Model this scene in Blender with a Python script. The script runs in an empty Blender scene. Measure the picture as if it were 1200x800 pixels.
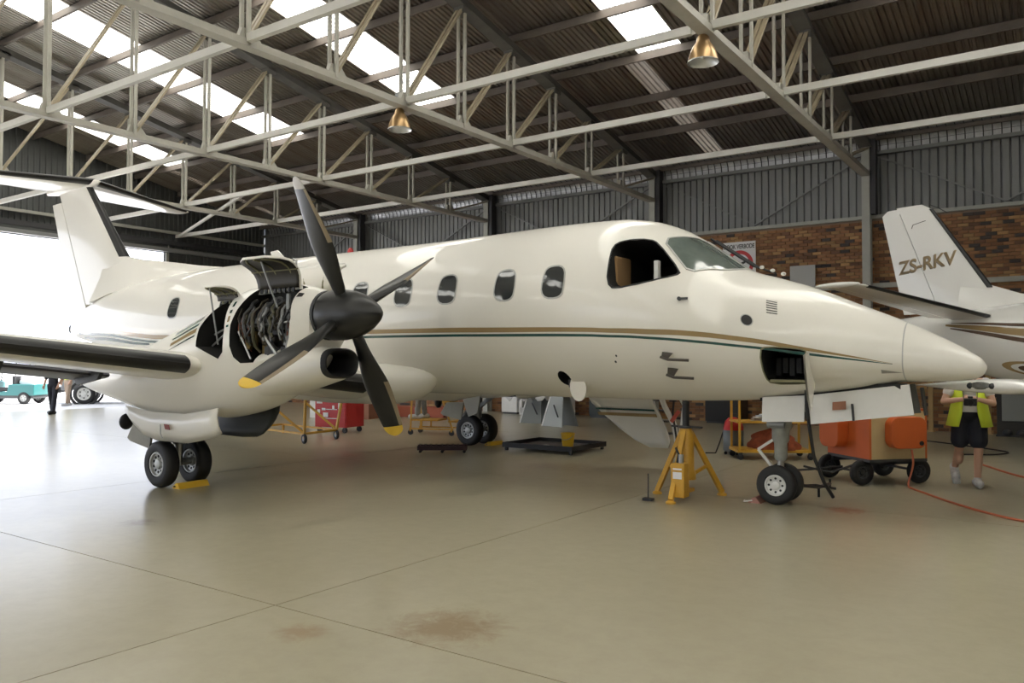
import bpy, bmesh, math, random
from mathutils import Vector, Matrix
V = Vector
PI = math.pi
random.seed(7)
scene = bpy.context.scene
col = scene.collection

# ------------------------------------------------------------------ camera
CAM = V((0.7796, -9.6188, 1.6418)); YAW = 2.1809; PITCH = 0.0263; ROLL = 0.0018; FPX = 944.75
cd = bpy.data.cameras.new('camera'); cam = bpy.data.objects.new('camera', cd); col.objects.link(cam)
cd.sensor_width = 36.0; cd.sensor_fit = 'HORIZONTAL'; cd.lens = 36.0 * FPX / 1200.0
cd.clip_start = 0.05; cd.clip_end = 600
_fw = V((math.cos(PITCH) * math.cos(YAW), math.cos(PITCH) * math.sin(YAW), math.sin(PITCH)))
_rt = V((math.sin(YAW), -math.cos(YAW), 0)); _up = _rt.cross(_fw)
_r2 = _rt * math.cos(ROLL) + _up * math.sin(ROLL); _u2 = _up * math.cos(ROLL) - _rt * math.sin(ROLL)
cam.matrix_world = Matrix(((_r2.x, _u2.x, -_fw.x, CAM.x), (_r2.y, _u2.y, -_fw.y, CAM.y), (_r2.z, _u2.z, -_fw.z, CAM.z), (0, 0, 0, 1)))
scene.camera = cam

# ------------------------------------------------------------------ hangar dimensions (metres, x towards the nose, y towards the brick wall)
YB = 12.4            # brick back wall
XG = -27.6           # open end wall
XE = 14.2            # closed end wall
YR = -9.1            # ridge
YS = -30.6           # far long side behind the camera
H_CH = 6.42          # bottom chord level
DOOR_Y1 = 7.95; DOOR_Y0 = -26.0; DOOR_Z = 6.12
SDOOR_X0 = -24.0; SDOOR_X1 = -9.0; SDOOR_Z = 5.6
def roof_z(y):
    yy = y if y >= YR else 2 * YR - y
    return 7.44 + 0.195 * (12.4 - yy)

# ------------------------------------------------------------------ world, daylight, exposure
world = bpy.data.worlds.new('world'); scene.world = world; world.use_nodes = True
wn = world.node_tree.nodes; bgn = wn['Background']
bgn.inputs['Color'].default_value = (0.83, 0.88, 1.0, 1); bgn.inputs['Strength'].default_value = 4.0
sun = bpy.data.lights.new('sun', 'SUN'); sun.energy = 29.0; sun.angle = math.radians(0.53); sun.color = (1.0, 0.97, 0.93)
sun_o = bpy.data.objects.new('sun', sun); col.objects.link(sun_o)
sun_o.rotation_euler = V((-0.36, -0.44, -0.82)).to_track_quat('-Z', 'Y').to_euler()
def portal(name, loc, rot, sx, sy):
    l = bpy.data.lights.new(name, 'AREA'); l.shape = 'RECTANGLE'; l.size = sx; l.size_y = sy
    l.cycles.is_portal = True
    o = bpy.data.objects.new(name, l); o.location = loc; o.rotation_euler = rot; col.objects.link(o)
portal('door_daylight', (XG - 0.6, (DOOR_Y0 + DOOR_Y1) / 2, DOOR_Z / 2), (0, -PI / 2, 0), DOOR_Z, DOOR_Y1 - DOOR_Y0)
portal('side_door_daylight', ((SDOOR_X0 + SDOOR_X1) / 2, YS - 0.6, SDOOR_Z / 2), (PI / 2, 0, 0), SDOOR_X1 - SDOOR_X0, SDOOR_Z)
vs = scene.view_settings
vs.view_transform = 'Standard'; vs.look = 'None'; vs.gamma = 1.0; vs.use_curve_mapping = False
vs.exposure = -0.35
try:
    scene.cycles.use_denoising = True
    scene.cycles.max_bounces = 10; scene.cycles.diffuse_bounces = 5; scene.cycles.glossy_bounces = 4
    scene.cycles.transparent_max_bounces = 8
except Exception:
    pass

# ------------------------------------------------------------------ materials
MATS = {}
def mat(name, c, rough=0.5, metal=0.0, coat=0.0, var=0.0, vscale=3.0, c2=None, bump=0.0, bscale=40.0, spec=0.5, stretch=(1, 1, 1), alpha=None, trans=0.0, rvar=0.0):
    if name in MATS: return MATS[name]
    m = bpy.data.materials.new(name); m.use_nodes = True; nt = m.node_tree; b = nt.nodes['Principled BSDF']
    b.inputs['Roughness'].default_value = rough; b.inputs['Metallic'].default_value = metal
    b.inputs['Coat Weight'].default_value = coat; b.inputs['Coat Roughness'].default_value = 0.015
    b.inputs['Specular IOR Level'].default_value = spec
    b.inputs['Transmission Weight'].default_value = trans
    b.inputs['Base Color'].default_value = (*c, 1)
    if var > 0 or bump > 0 or rvar > 0:
        tc = nt.nodes.new('ShaderNodeTexCoord'); mp = nt.nodes.new('ShaderNodeMapping')
        mp.inputs['Scale'].default_value = stretch
        nt.links.new(tc.outputs['Object'], mp.inputs['Vector'])
        if var > 0 or rvar > 0:
            n = nt.nodes.new('ShaderNodeTexNoise'); n.inputs['Scale'].default_value = vscale; n.inputs['Detail'].default_value = 6
            n.inputs['Roughness'].default_value = 0.65
            nt.links.new(mp.outputs['Vector'], n.inputs['Vector'])
            r = nt.nodes.new('ShaderNodeValToRGB'); r.color_ramp.elements[0].position = 0.3; r.color_ramp.elements[1].position = 0.72
            d = c2 if c2 else tuple(max(0, x * (1 - var)) for x in c)
            r.color_ramp.elements[0].color = (*d, 1); r.color_ramp.elements[1].color = (*c, 1)
            nt.links.new(n.outputs['Fac'], r.inputs['Fac'])
            if var > 0: nt.links.new(r.outputs['Color'], b.inputs['Base Color'])
            if rvar > 0:
                mr = nt.nodes.new('ShaderNodeMapRange'); mr.inputs['From Min'].default_value = 0.3; mr.inputs['From Max'].default_value = 0.7
                mr.inputs['To Min'].default_value = max(0.02, rough - rvar); mr.inputs['To Max'].default_value = rough + rvar
                nt.links.new(n.outputs['Fac'], mr.inputs['Value']); nt.links.new(mr.outputs['Result'], b.inputs['Roughness'])
        if bump > 0:
            n2 = nt.nodes.new('ShaderNodeTexNoise'); n2.inputs['Scale'].default_value = bscale; n2.inputs['Detail'].default_value = 4
            nt.links.new(mp.outputs['Vector'], n2.inputs['Vector'])
            bp = nt.nodes.new('ShaderNodeBump'); bp.inputs['Strength'].default_value = bump; bp.inputs['Distance'].default_value = 0.02
            nt.links.new(n2.outputs['Fac'], bp.inputs['Height']); nt.links.new(bp.outputs['Normal'], b.inputs['Normal'])
    MATS[name] = m
    return m
WHITE = mat('aircraft_white', (0.825, 0.80, 0.735), 0.4, 0, 0.55, var=0.03, vscale=1.2, spec=0.3)
WHITE2 = mat('aircraft_white_b', (0.78, 0.77, 0.74), 0.25, 0, 0.6)
INNERW = mat('door_inner_white', (0.74, 0.735, 0.71), 0.45, var=0.08, vscale=4)
BOOT = mat('deice_boot', (0.012, 0.012, 0.013), 0.32, bump=0.05, bscale=30)
GOLD = mat('stripe_gold', (0.32, 0.22, 0.10), 0.25, 0, 0.6)
GREEN = mat('stripe_green', (0.012, 0.07, 0.06), 0.25, 0, 0.6)
BROWN = mat('stripe_brown', (0.10, 0.055, 0.03), 0.25, 0, 0.6)
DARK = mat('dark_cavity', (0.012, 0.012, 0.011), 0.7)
BLACK = mat('black_rubber', (0.013, 0.013, 0.014), 0.55, bump=0.03)
TYRE = mat('tyre_rubber', (0.016, 0.016, 0.017), 0.62, var=0.3, vscale=8)
RIM = mat('wheel_rim_grey', (0.42, 0.43, 0.42), 0.35, 0.3)
RIMW = mat('wheel_rim_white', (0.66, 0.66, 0.64), 0.35, 0.1)
PROPM = mat('propeller_black', (0.016, 0.016, 0.015), 0.36, var=0.2, vscale=6)
YTIP = mat('blade_tip_yellow', (0.72, 0.47, 0.05), 0.45)
STEEL = mat('bare_steel', (0.42, 0.42, 0.41), 0.32, 0.9)
GREYM = mat('grey_metal', (0.30, 0.31, 0.31), 0.4, 0.4)
DGREY = mat('dark_grey_metal', (0.055, 0.057, 0.06), 0.5, 0.2)
PRIMER = mat('zinc_primer', (0.23, 0.22, 0.12), 0.6, var=0.3)
ENGINE = mat('engine_brown', (0.10, 0.085, 0.065), 0.45, 0.5, var=0.5, vscale=9)
GLASS_D = mat('dark_window', (0.035, 0.04, 0.042), 0.06, 0, 0.5, spec=0.8)
GLASS_W = mat('windscreen_glass', (0.17, 0.21, 0.19), 0.05, 0, 0.6, spec=0.8, var=0.4, vscale=2.5)
FRAMEM = mat('window_frame', (0.46, 0.46, 0.44), 0.35, 0.2)
YELLOW = mat('machine_yellow', (0.62, 0.34, 0.035), 0.45, var=0.25, vscale=6)
YELLOW2 = mat('bucket_yellow', (0.72, 0.45, 0.03), 0.4)
ORANGE = mat('cart_orange', (0.62, 0.125, 0.025), 0.45, var=0.12, vscale=2)
CREAM = mat('cart_cream', (0.60, 0.46, 0.24), 0.5, var=0.12, vscale=2)
RED = mat('tool_red', (0.45, 0.02, 0.02), 0.4)
PAPER = mat('paper_white', (0.75, 0.75, 0.76), 0.6)
TRUSS = mat('truss_paint', (0.47, 0.455, 0.40), 0.5, var=0.22, vscale=2.2)
TRUSS_Y = mat('truss_brace_lit_yellow', (0.43, 0.365, 0.25), 0.5, var=0.3, vscale=2.0)  # yellowish cast of the light on the diagonals put into their colour
TIE = mat('tie_paint', (0.60, 0.59, 0.55), 0.5, var=0.12, vscale=2)
PURLIN = mat('purlin_paint', (0.18, 0.15, 0.13), 0.55, var=0.3, vscale=1.6)
CHORD_D = mat('top_chord_paint', (0.12, 0.115, 0.105), 0.6, var=0.3)
CLAD = mat('wall_cladding', (0.23, 0.235, 0.23), 0.42, 0.35, var=0.18, vscale=1.4, stretch=(1, 1, 0.2))
ROOFM = mat('roof_cladding', (0.44, 0.42, 0.385), 0.36, 0.85, var=0.42, vscale=0.9, c2=(0.25, 0.215, 0.18), stretch=(1.5, 0.25, 1))
CONC = None
BRICKMORT = mat('mortar', (0.23, 0.17, 0.12), 0.9, bump=0.2)
COLUMN = mat('column_paint', (0.40, 0.40, 0.36), 0.5, var=0.15)
COLUMN_D = mat('column_dark', (0.05, 0.05, 0.055), 0.6)
WOOD = mat('wood_post', (0.45, 0.30, 0.13), 0.6, var=0.2)
SKIN = mat('skin', (0.52, 0.31, 0.22), 0.5)
HIVIS = mat('hi_vis_yellow', (0.68, 0.85, 0.06), 0.6)
NAVY = mat('navy_cloth', (0.012, 0.014, 0.024), 0.8)
TEE = mat('white_cloth', (0.62, 0.60, 0.60), 0.8)
TROUSER = mat('grey_cloth', (0.27, 0.26, 0.24), 0.85, var=0.25, vscale=12)
SHOE = mat('shoe_white', (0.55, 0.55, 0.55), 0.6, var=0.3, vscale=20)
HAIR = mat('hair_brown', (0.05, 0.032, 0.02), 0.7)
CLOTH_O = mat('orange_cloth', (0.34, 0.075, 0.025), 0.85, var=0.5, vscale=9)
TEAL = mat('cart_teal', (0.03, 0.15, 0.15), 0.4)
CARGREY = mat('car_grey', (0.20, 0.21, 0.22), 0.3, 0.3)

# ------------------------------------------------------------------ mesh builder
class MB:
    def __init__(s): s.v = []; s.f = []; s.m = []
    def add(s, vs_, fs_, m=0):
        o = len(s.v); s.v += [tuple(p) for p in vs_]; s.f += [tuple(i + o for i in f) for f in fs_]; s.m += [m] * len(fs_); return s
    def box(s, x0, x1, y0, y1, z0, z1, m=0):
        return s.add([(x0, y0, z0), (x1, y0, z0), (x1, y1, z0), (x0, y1, z0), (x0, y0, z1), (x1, y0, z1), (x1, y1, z1), (x0, y1, z1)],
                     [(3, 2, 1, 0), (4, 5, 6, 7), (0, 1, 5, 4), (1, 2, 6, 5), (2, 3, 7, 6), (3, 0, 4, 7)], m)
    def bar(s, p, q, w, h, up=(0, 0, 1), m=0):
        p = V(p); q = V(q); d = (q - p).normalized(); u = V(up)
        if abs(d.dot(u)) > 0.98: u = V((1, 0, 0))
        a = d.cross(u).normalized(); b = a.cross(d).normalized()
        pts = []
        for c in (p, q):
            for i, j in ((-1, -1), (1, -1), (1, 1), (-1, 1)): pts.append(c + a * (i * w / 2) + b * (j * h / 2))
        return s.add(pts, [(0, 1, 2, 3), (7, 6, 5, 4), (0, 4, 5, 1), (1, 5, 6, 2), (2, 6, 7, 3), (3, 7, 4, 0)], m)
    def loft(s, rings, cap=True, closed=True, m=0):
        n = len(rings[0]); vs_ = [p for r in rings for p in r]; fs_ = []
        for i in range(len(rings) - 1):
            for j in range(n if closed else n - 1):
                k = (j + 1) % n; fs_.append((i * n + j, i * n + k, (i + 1) * n + k, (i + 1) * n + j))
        if cap and closed:
            fs_.append(tuple(reversed(range(n)))); fs_.append(tuple((len(rings) - 1) * n + j for j in range(n)))
        return s.add(vs_, fs_, m)
    def cyl(s, p, q, r, r2=None, n=12, m=0, cap=True):
        return s.tube([p, q], [r, r if r2 is None else r2], n, m, cap)
    def tube(s, path, r, n=8, m=0, cap=True):
        path = [V(p) for p in path]; k = len(path); rs = r if isinstance(r, (list, tuple)) else [r] * k
        t0 = (path[1] - path[0]).normalized(); u = V((0, 0, 1)) if abs(t0.z) < 0.9 else V((1, 0, 0)); a = t0.cross(u).normalized(); rings = []
        for i in range(k):
            t = (path[min(i + 1, k - 1)] - path[max(i - 1, 0)]).normalized()
            a = (a - t * a.dot(t)).normalized(); b = t.cross(a)
            rings.append([path[i] + (a * math.cos(2 * PI * j / n) + b * math.sin(2 * PI * j / n)) * rs[i] for j in range(n)])
        return s.loft(rings, cap, True, m)
    def lathe(s, prof, o, ax, n=24, m=0, cap=True):
        o = V(o); ax = V(ax).normalized(); u = V((0, 0, 1)) if abs(ax.z) < 0.9 else V((1, 0, 0)); a = ax.cross(u).normalized(); b = ax.cross(a)
        return s.loft([[o + ax * h + (a * math.cos(2 * PI * j / n) + b * math.sin(2 * PI * j / n)) * max(r, 1e-4) for j in range(n)] for r, h in prof], cap, True, m)
    def ell(s, c, r, n=16, k=10, m=0, rot=None):
        c = V(c); rings = []
        for i in range(k + 1):
            t = -PI / 2 + PI * i / k; rr = max(math.cos(t), 1e-3)
            ring = []
            for j in range(n):
                p = V((r[0] * rr * math.cos(2 * PI * j / n), r[1] * rr * math.sin(2 * PI * j / n), r[2] * math.sin(t)))
                if rot: p = rot @ p
                ring.append(c + p)
            rings.append(ring)
        return s.loft(rings, True, True, m)
    def prism(s, poly, d, m=0):
        n = len(poly); d = V(d); a = [V(p) for p in poly]
        return s.add(a + [p + d for p in a], [tuple(reversed(range(n))), tuple(range(n, 2 * n))] + [(i, (i + 1) % n, n + (i + 1) % n, n + i) for i in range(n)], m)
    def mesh(s, name, mats, smooth=None):
        me = bpy.data.meshes.new(name); me.from_pydata(s.v, [], s.f)
        for m_ in (mats if isinstance(mats, (list, tuple)) else [mats]): me.materials.append(m_)
        if any(s.m): me.polygons.foreach_set('material_index', s.m)
        fix(me, smooth); return me
    def build(s, name, mats, parent=None, smooth=None, bevel=0):
        o = bpy.data.objects.new(name, s.mesh(name, mats, smooth)); col.objects.link(o)
        if parent is not None: o.parent = parent
        if bevel:
            b = o.modifiers.new('bevel', 'BEVEL'); b.width = bevel; b.segments = 2; b.limit_method = 'ANGLE'
        return o
def fix(me, smooth=None):
    bm = bmesh.new(); bm.from_mesh(me); bmesh.ops.recalc_face_normals(bm, faces=bm.faces); bm.to_mesh(me); bm.free()
    if smooth:
        me.polygons.foreach_set('use_smooth', [True] * len(me.polygons)); me.set_sharp_from_angle(angle=math.radians(smooth))
    me.update()
def tag(o, label=None, cat=None, group=None, kind=None):
    if label: o['label'] = label
    if cat: o['category'] = cat
    if group: o['group'] = group
    if kind: o['kind'] = kind
    return o
def thing(name, label, cat, loc=(0, 0, 0), rz=0, group=None, kind=None):
    o = bpy.data.objects.new(name, None); o.empty_display_size = 0.2; o.location = loc; o.rotation_euler = (0, 0, rz); col.objects.link(o)
    return tag(o, label, cat, group, kind)
def inst(name, me, parent=None, loc=(0, 0, 0), rot=(0, 0, 0), scale=(1, 1, 1)):
    o = bpy.data.objects.new(name, me); o.location = loc; o.rotation_euler = rot; o.scale = scale; col.objects.link(o)
    if parent is not None: o.parent = parent
    return o
def bool_cut(o, cutters):
    for c in cutters:
        md = o.modifiers.new('cut', 'BOOLEAN'); md.operation = 'DIFFERENCE'; md.solver = 'EXACT'; md.object = c
    dg = bpy.context.evaluated_depsgraph_get(); dg.update()
    me = bpy.data.meshes.new_from_object(o.evaluated_get(dg)); o.modifiers.clear(); old = o.data; o.data = me
    for c in cutters: bpy.data.objects.remove(c)
    me.polygons.foreach_set('use_smooth', [True] * len(me.polygons)); me.set_sharp_from_angle(angle=math.radians(35))
def wheel(parent, c, r, w, rim_r, rimmat, name='wheel', ax=(0, 1, 0), holes=8, n=32):
    c = V(c); a = V(ax).normalized(); h = w / 2
    b = MB(); s = 0.36 * w
    b.lathe([(rim_r, -h * .75), (rim_r + .01, -h * .92), ((r + rim_r) / 2, -h), (r - s * .55, -h * .93), (r - s * .15, -h * .7), (r, -h * .35), (r, h * .35), (r - s * .15, h * .7), (r - s * .55, h * .93), ((r + rim_r) / 2, h), (rim_r + .01, h * .92), (rim_r, h * .75)], c, a, n, cap=False)
    t = b.build(name, TYRE, parent, 40)
    for sd in (-1, 1):
        k = MB(); q = rim_r
        k.lathe([(q, h * .74), (q * .96, h * .86), (q * .86, h * .86), (q * .8, h * .55), (q * .45, h * .45), (q * .36, h * .72), (q * .2, h * .8), (0.001, h * .8)], c, a * sd, n, cap=False)
        u = V((0, 0, 1)); w_ = a.cross(u).normalized()
        rm = k.build('rim', rimmat, t, 30)
        hb = MB()
        for i in range(holes):
            d = u * math.cos(2 * PI * i / holes) + w_ * math.sin(2 * PI * i / holes)
            hb.cyl(c + d * q * .63 + a * sd * h * .42, c + d * q * .63 + a * sd * h * .56, q * .11, n=8)
        tag(hb.build('vent_holes', DARK, t), kind='stuff')
    return t
# ================================================================== hangar shell
def concrete():
    m = bpy.data.materials.new('floor_concrete'); m.use_nodes = True; nt = m.node_tree; b = nt.nodes['Principled BSDF']
    geo = nt.nodes.new('ShaderNodeNewGeometry')
    def noise(scale, detail=6, rough=0.6, dist=0.0):
        n = nt.nodes.new('ShaderNodeTexNoise'); n.inputs['Scale'].default_value = scale; n.inputs['Detail'].default_value = detail
        n.inputs['Roughness'].default_value = rough; n.inputs['Distortion'].default_value = dist
        nt.links.new(geo.outputs['Position'], n.inputs['Vector']); return n
    def ramp(src, p0, p1, c0, c1):
        r = nt.nodes.new('ShaderNodeValToRGB'); r.color_ramp.elements[0].position = p0; r.color_ramp.elements[1].position = p1
        r.color_ramp.elements[0].color = (*c0, 1); r.color_ramp.elements[1].color = (*c1, 1); nt.links.new(src, r.inputs['Fac']); return r
    def mix(a, bcol, fac):
        x = nt.nodes.new('ShaderNodeMix'); x.data_type = 'RGBA'; x.blend_type = 'MIX'
        nt.links.new(fac, x.inputs[0]); nt.links.new(a, x.inputs[6])
        if isinstance(bcol, tuple): x.inputs[7].default_value = (*bcol, 1)
        else: nt.links.new(bcol, x.inputs[7])
        return x.outputs[2]
    n1 = noise(0.45, 3, 0.5); base = ramp(n1.outputs['Fac'], 0.3, 0.7, (0.325, 0.295, 0.205), (0.375, 0.345, 0.245))
    n2 = noise(6.0, 8, 0.72, 0.2); st = ramp(n2.outputs['Fac'], 0.4, 0.75, (0, 0, 0), (.38, .38, .38))
    c = mix(base.outputs['Color'], (0.24, 0.20, 0.13), st.outputs['Color'])
    # oil and rust stains with a place of their own
    for (px, py, rad, colr) in ((-2.45, -5.7, .75, (.20, .125, .055)), (-3.1, -6.3, .35, (.25, .17, .09)), (-1.36, -.05, .45, (.25, .09, .04)), (-6.1, 1.3, 1.1, (.20, .15, .09)), (-7.1, -5.0, .4, (.2, .15, .1))):
        d = nt.nodes.new('ShaderNodeVectorMath'); d.operation = 'DISTANCE'; d.inputs[1].default_value = (px, py, 0); nt.links.new(geo.outputs['Position'], d.inputs[0])
        f = nt.nodes.new('ShaderNodeMapRange'); f.inputs['From Min'].default_value = 0; f.inputs['From Max'].default_value = rad; f.inputs['To Min'].default_value = 1; f.inputs['To Max'].default_value = 0
        nt.links.new(d.outputs['Value'], f.inputs['Value']); nn = noise(7.5, 8, .75, .6); q = nt.nodes.new('ShaderNodeMath'); q.operation = 'MULTIPLY'; nt.links.new(f.outputs['Result'], q.inputs[0]); nt.links.new(nn.outputs['Fac'], q.inputs[1])
        rr = ramp(q.outputs[0], .22, .42, (0, 0, 0), (.8, .8, .8)); c = mix(c, colr, rr.outputs['Color'])
    nt.links.new(c, b.inputs['Base Color'])
    b.inputs['Roughness'].default_value = 0.32
    b.inputs['Specular IOR Level'].default_value = 0.5; b.inputs['Coat Weight'].default_value = 0.3; b.inputs['Coat Roughness'].default_value = 0.16
    return m
CONC = concrete()
floor = thing('floor', 'tan concrete hangar floor cast in large square slabs', 'floor', kind='structure')
MB().box(XG - .3, XE + .2, YS - .3, YB + .3, -0.3, -0.06).build('floor_bed', DARK, floor)
xs = [-27.9] + [-3.68 + 6.05 * k for k in range(-3, 3)] + [XE + .2]
ys = [YS - .3] + [-6.03 + 6.05 * k for k in range(-4, 4)] + [YB + .3]
G = 0.005
for i in range(len(xs) - 1):
    for j in range(len(ys) - 1):
        MB().box(xs[i] + G, xs[i + 1] - G, ys[j] + G, ys[j + 1] - G, -0.08, 0.0).build('floor_slab', CONC, floor)
APRON = mat('apron', (0.60, 0.59, 0.58), 0.7, var=0.12, vscale=0.4)
g = MB(); g.box(-180, XG - .3, -150, 150, -0.3, -0.01); g.box(XG - .3, 90, -150, YS - .3, -0.3, -0.01)
tag(g.build('ground', APRON), 'pale sunlit concrete apron outside the open hangar doors', 'apron', kind='structure')

def corrugated(name, w, h, ribs, depth, m, flat=0.62):
    """vertical sheet in the local xz plane, ribs along z"""
    b = MB(); p = w / ribs; pr = []
    for i in range(ribs):
        x = i * p; pr += [(x, 0), (x + p * flat, 0), (x + p * (flat + .1), depth), (x + p * .9, depth)]
    pr.append((w, 0))
    b.loft([[(x, y, 0) for x, y in pr], [(x, y, h) for x, y in pr]], cap=False, closed=False)
    return b.mesh(name, m)
SW = 0.756
# ---- back wall
wb = thing('wall_back', 'long back wall, brick below and grey ribbed cladding above', 'wall', kind='structure')
MB().box(XG, XE, YB + .05, YB + .3, -0.05, 5.42).build('wall_core', BRICKMORT, wb)
def brick_material():
    m = bpy.data.materials.new('brick'); m.use_nodes = True; nt = m.node_tree; b = nt.nodes['Principled BSDF']
    a = nt.nodes.new('ShaderNodeVertexColor'); a.layer_name = 'col'
    n = nt.nodes.new('ShaderNodeTexNoise'); n.inputs['Scale'].default_value = 14
    x = nt.nodes.new('ShaderNodeMix'); x.data_type = 'RGBA'; x.blend_type = 'MULTIPLY'; x.inputs[0].default_value = 0.35
    nt.links.new(a.outputs['Color'], x.inputs[6]); nt.links.new(n.outputs['Fac'], x.inputs[7]); nt.links.new(x.outputs[2], b.inputs['Base Color'])
    b.inputs['Roughness'].default_value = 0.8
    return m
BRICK = brick_material()
rb = random.Random(3)
def brick_col():
    t = rb.random()
    if t < .08: c = (0.075, 0.06, 0.055)
    elif t < .2: c = (0.20, 0.10, 0.055)
    elif t < .42: c = (0.46, 0.27, 0.115)
    else: c = (0.34, 0.165, 0.075)
    k = rb.uniform(.72, 1.2); return tuple(min(1, q * k) for q in c)
def brick_box(b, cols, x0, x1, z0, z1, y0):
    n = len(b.v)
    b.add([(x0, y0, z0), (x1, y0, z0), (x1, y0, z1), (x0, y0, z1), (x0, y0 + .06, z0), (x1, y0 + .06, z0), (x1, y0 + .06, z1), (x0, y0 + .06, z1)],
          [(0, 1, 2, 3), (0, 4, 5, 1), (1, 5, 6, 2), (2, 6, 7, 3), (3, 7, 4, 0)])
    cols.append(brick_col())
def bricks(x_from, x_to, z_to):
    b = MB(); cols = []; z = 0.0; row = 0
    while z + .073 < z_to:
        x = x_from + (0 if row % 2 else -.115)
        while x < x_to:
            a0 = max(x, x_from); a1 = min(x + .222, x_to)
            if a1 - a0 > .03: brick_box(b, cols, a0, a1, z, z + .073, YB + rb.uniform(-.006, .006))
            x += .234
        z += .085; row += 1
    me = b.mesh('brickwork', BRICK)
    at_ = me.color_attributes.new('col', 'BYTE_COLOR', 'CORNER')
    data = []
    for c in cols: data += [c[0], c[1], c[2], 1.0] * 20
    at_.data.foreach_set('color', data)
    o = bpy.data.objects.new('brickwork', me); col.objects.link(o); o.parent = wb; o['kind'] = 'stuff'
bricks(XG, XE, 5.34)
CS = corrugated('cladding_sheet', SW, 2.55, 4, 0.04, CLAD, 0.74)
x = XG
while x < XE:
    inst('cladding_sheet', CS, wb, (x, YB + .12, 5.3)); x += SW
# horizontal rails of the cladding
for z, nm in ((5.36, 'cladding_rail'), (6.98, 'girt')):
    MB().box(XG, XE, YB - .08, YB + .04, z - .045, z + .045).build(nm, CLAD if z > 6 else COLUMN, wb)
MB().box(XG, XE, YB - .1, YB + .02, 3.55, 3.67).build('band_course', COLUMN, wb)
COLX = [-21.75, -15.55, -9.45, -3.58, 2.4, 8.4]
for i, cx in enumerate(COLX):
    b = MB(); b.box(cx - .02, cx + .17, YB - .34, YB - .32, 0, 7.25); b.box(cx - .02, cx + .17, YB - .10, YB - .08, 0, 7.25); b.box(cx + .065, cx + .085, YB - .32, YB - .1, 0, 7.25)
    b.build('column', COLUMN, wb)
    b = MB(); b.box(cx + .175, cx + .30, YB - .3, YB - .04, 5.4, 7.3); b.build('column_plate', COLUMN_D, wb)
XB = [XG] + COLX + [XE]
for i in range(len(XB) - 1):
    a, c = XB[i] + .3, XB[i + 1] - .1; mid = (a + c) / 2
    for p, q in (((a, 6.9), (mid, 5.45)), ((mid, 5.45), (c, 6.9))):
        MB().bar((p[0], YB - .03, p[1]), (q[0], YB - .03, q[1]), .04, .05, (0, 1, 0)).build('wall_brace', CLAD, wb)
FOIL = mat('foil_blanket', (0.50, 0.51, 0.53), 0.35, 0.6, var=0.4, vscale=5)
WIRE = mat('wire_dark', (0.05, 0.05, 0.05), 0.5)
for i in range(len(XB) - 1):
    a, c = XB[i] + .3, XB[i + 1] - .03; rings = []
    for k in range(9):
        t = k / 8; rings.append([(a, YB + .06 - .42 * t * t, 7.02 + .42 * (1 - (1 - t) ** 2) * .95), (c, YB + .06 - .42 * t * t, 7.02 + .42 * (1 - (1 - t) ** 2) * .95)])
    fb = MB().loft(rings, cap=False, closed=False).build('insulation_blanket', FOIL, wb, 60)
    w = MB(); x = a + .05
    while x < c:
        w.tube([(x, YB + .05 - .42 * (k / 4) ** 2, 7.0 + .42 * (1 - (1 - k / 4) ** 2) * .95) for k in range(5)], .012, 4); x += .19
    for t in (.25, .5, .75):
        w.bar((a, YB + .045 - .42 * t * t, 7.0 + .4 * (1 - (1 - t) ** 2)), (c, YB + .045 - .42 * t * t, 7.0 + .4 * (1 - (1 - t) ** 2)), .008, .008)
    w.build('blanket_netting', WIRE, fb)
# ---- end wall with the open doorway
CLAD_D = mat('end_cladding', (0.10, 0.105, 0.105), 0.5, 0.2, var=0.2, vscale=1.5)
wg = thing('wall_end', 'dark ribbed end wall above and beside the open doorway', 'wall', kind='structure')
y = YB + SW
while y > YS:
    z0 = DOOR_Z if DOOR_Y0 < y - SW / 2 < DOOR_Y1 else -0.02
    h = roof_z(y - SW / 2) + .1 - z0
    if y > -12: inst('cladding_sheet', corrugated('end_sheet', SW, h, 4, .04, CLAD_D), wg, (XG - .05, y, z0), (0, 0, -PI / 2))
    y -= SW
    if y <= -12 and y > -12 - SW: ycut = y
b = MB(); b.box(XG - .1, XG - .03, DOOR_Y0, ycut + .03, DOOR_Z, 11.9); b.box(XG - .1, XG - .03, YS, DOOR_Y0, 0, 11.9)
b.build('end_panel', CLAD_D, wg)
b = MB(); b.box(XG - .12, XG + .12, DOOR_Y0, YB, DOOR_Z - .02, DOOR_Z + .16); b.build('door_header', COLUMN_D, wg)
b = MB(); b.box(XG + .12, XG + .3, DOOR_Y0, YB, DOOR_Z - .3, DOOR_Z - .16); b.build('door_track', GREYM, wg)
b = MB(); b.box(XG - .02, XG + .1, DOOR_Y0, DOOR_Y1, DOOR_Z - .32, DOOR_Z + .02); b.build('door_fascia', CLAD_D, wg)
b = MB(); b.box(XG + .05, XG + .16, DOOR_Y0, YB, DOOR_Z + .42, DOOR_Z + .52); b.build('girt', COLUMN, wg)
b = MB(); b.box(XG - .04, XG + .06, DOOR_Y1 - .04, DOOR_Y1 + .08, 0, DOOR_Z); b.build('door_jamb', COLUMN, wg)
# ---- the two walls behind the viewer
ws = thing('wall_front', 'long ribbed wall opposite the brick wall with an open doorway', 'wall', kind='structure')
b = MB()
b.box(XG, SDOOR_X0, YS - .1, YS, 0, 7.5); b.box(SDOOR_X1, XE, YS - .1, YS, 0, 7.5); b.box(SDOOR_X0, SDOOR_X1, YS - .1, YS, SDOOR_Z, 7.5)
b.build('wall_panel', CLAD, ws)
we = MB(); we.box(XE, XE + .1, YS, YB, 0, 12.2)
tag(we.build('wall_side', CLAD), 'closed ribbed wall at the nose end of the hangar', 'wall', kind='structure')
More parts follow.
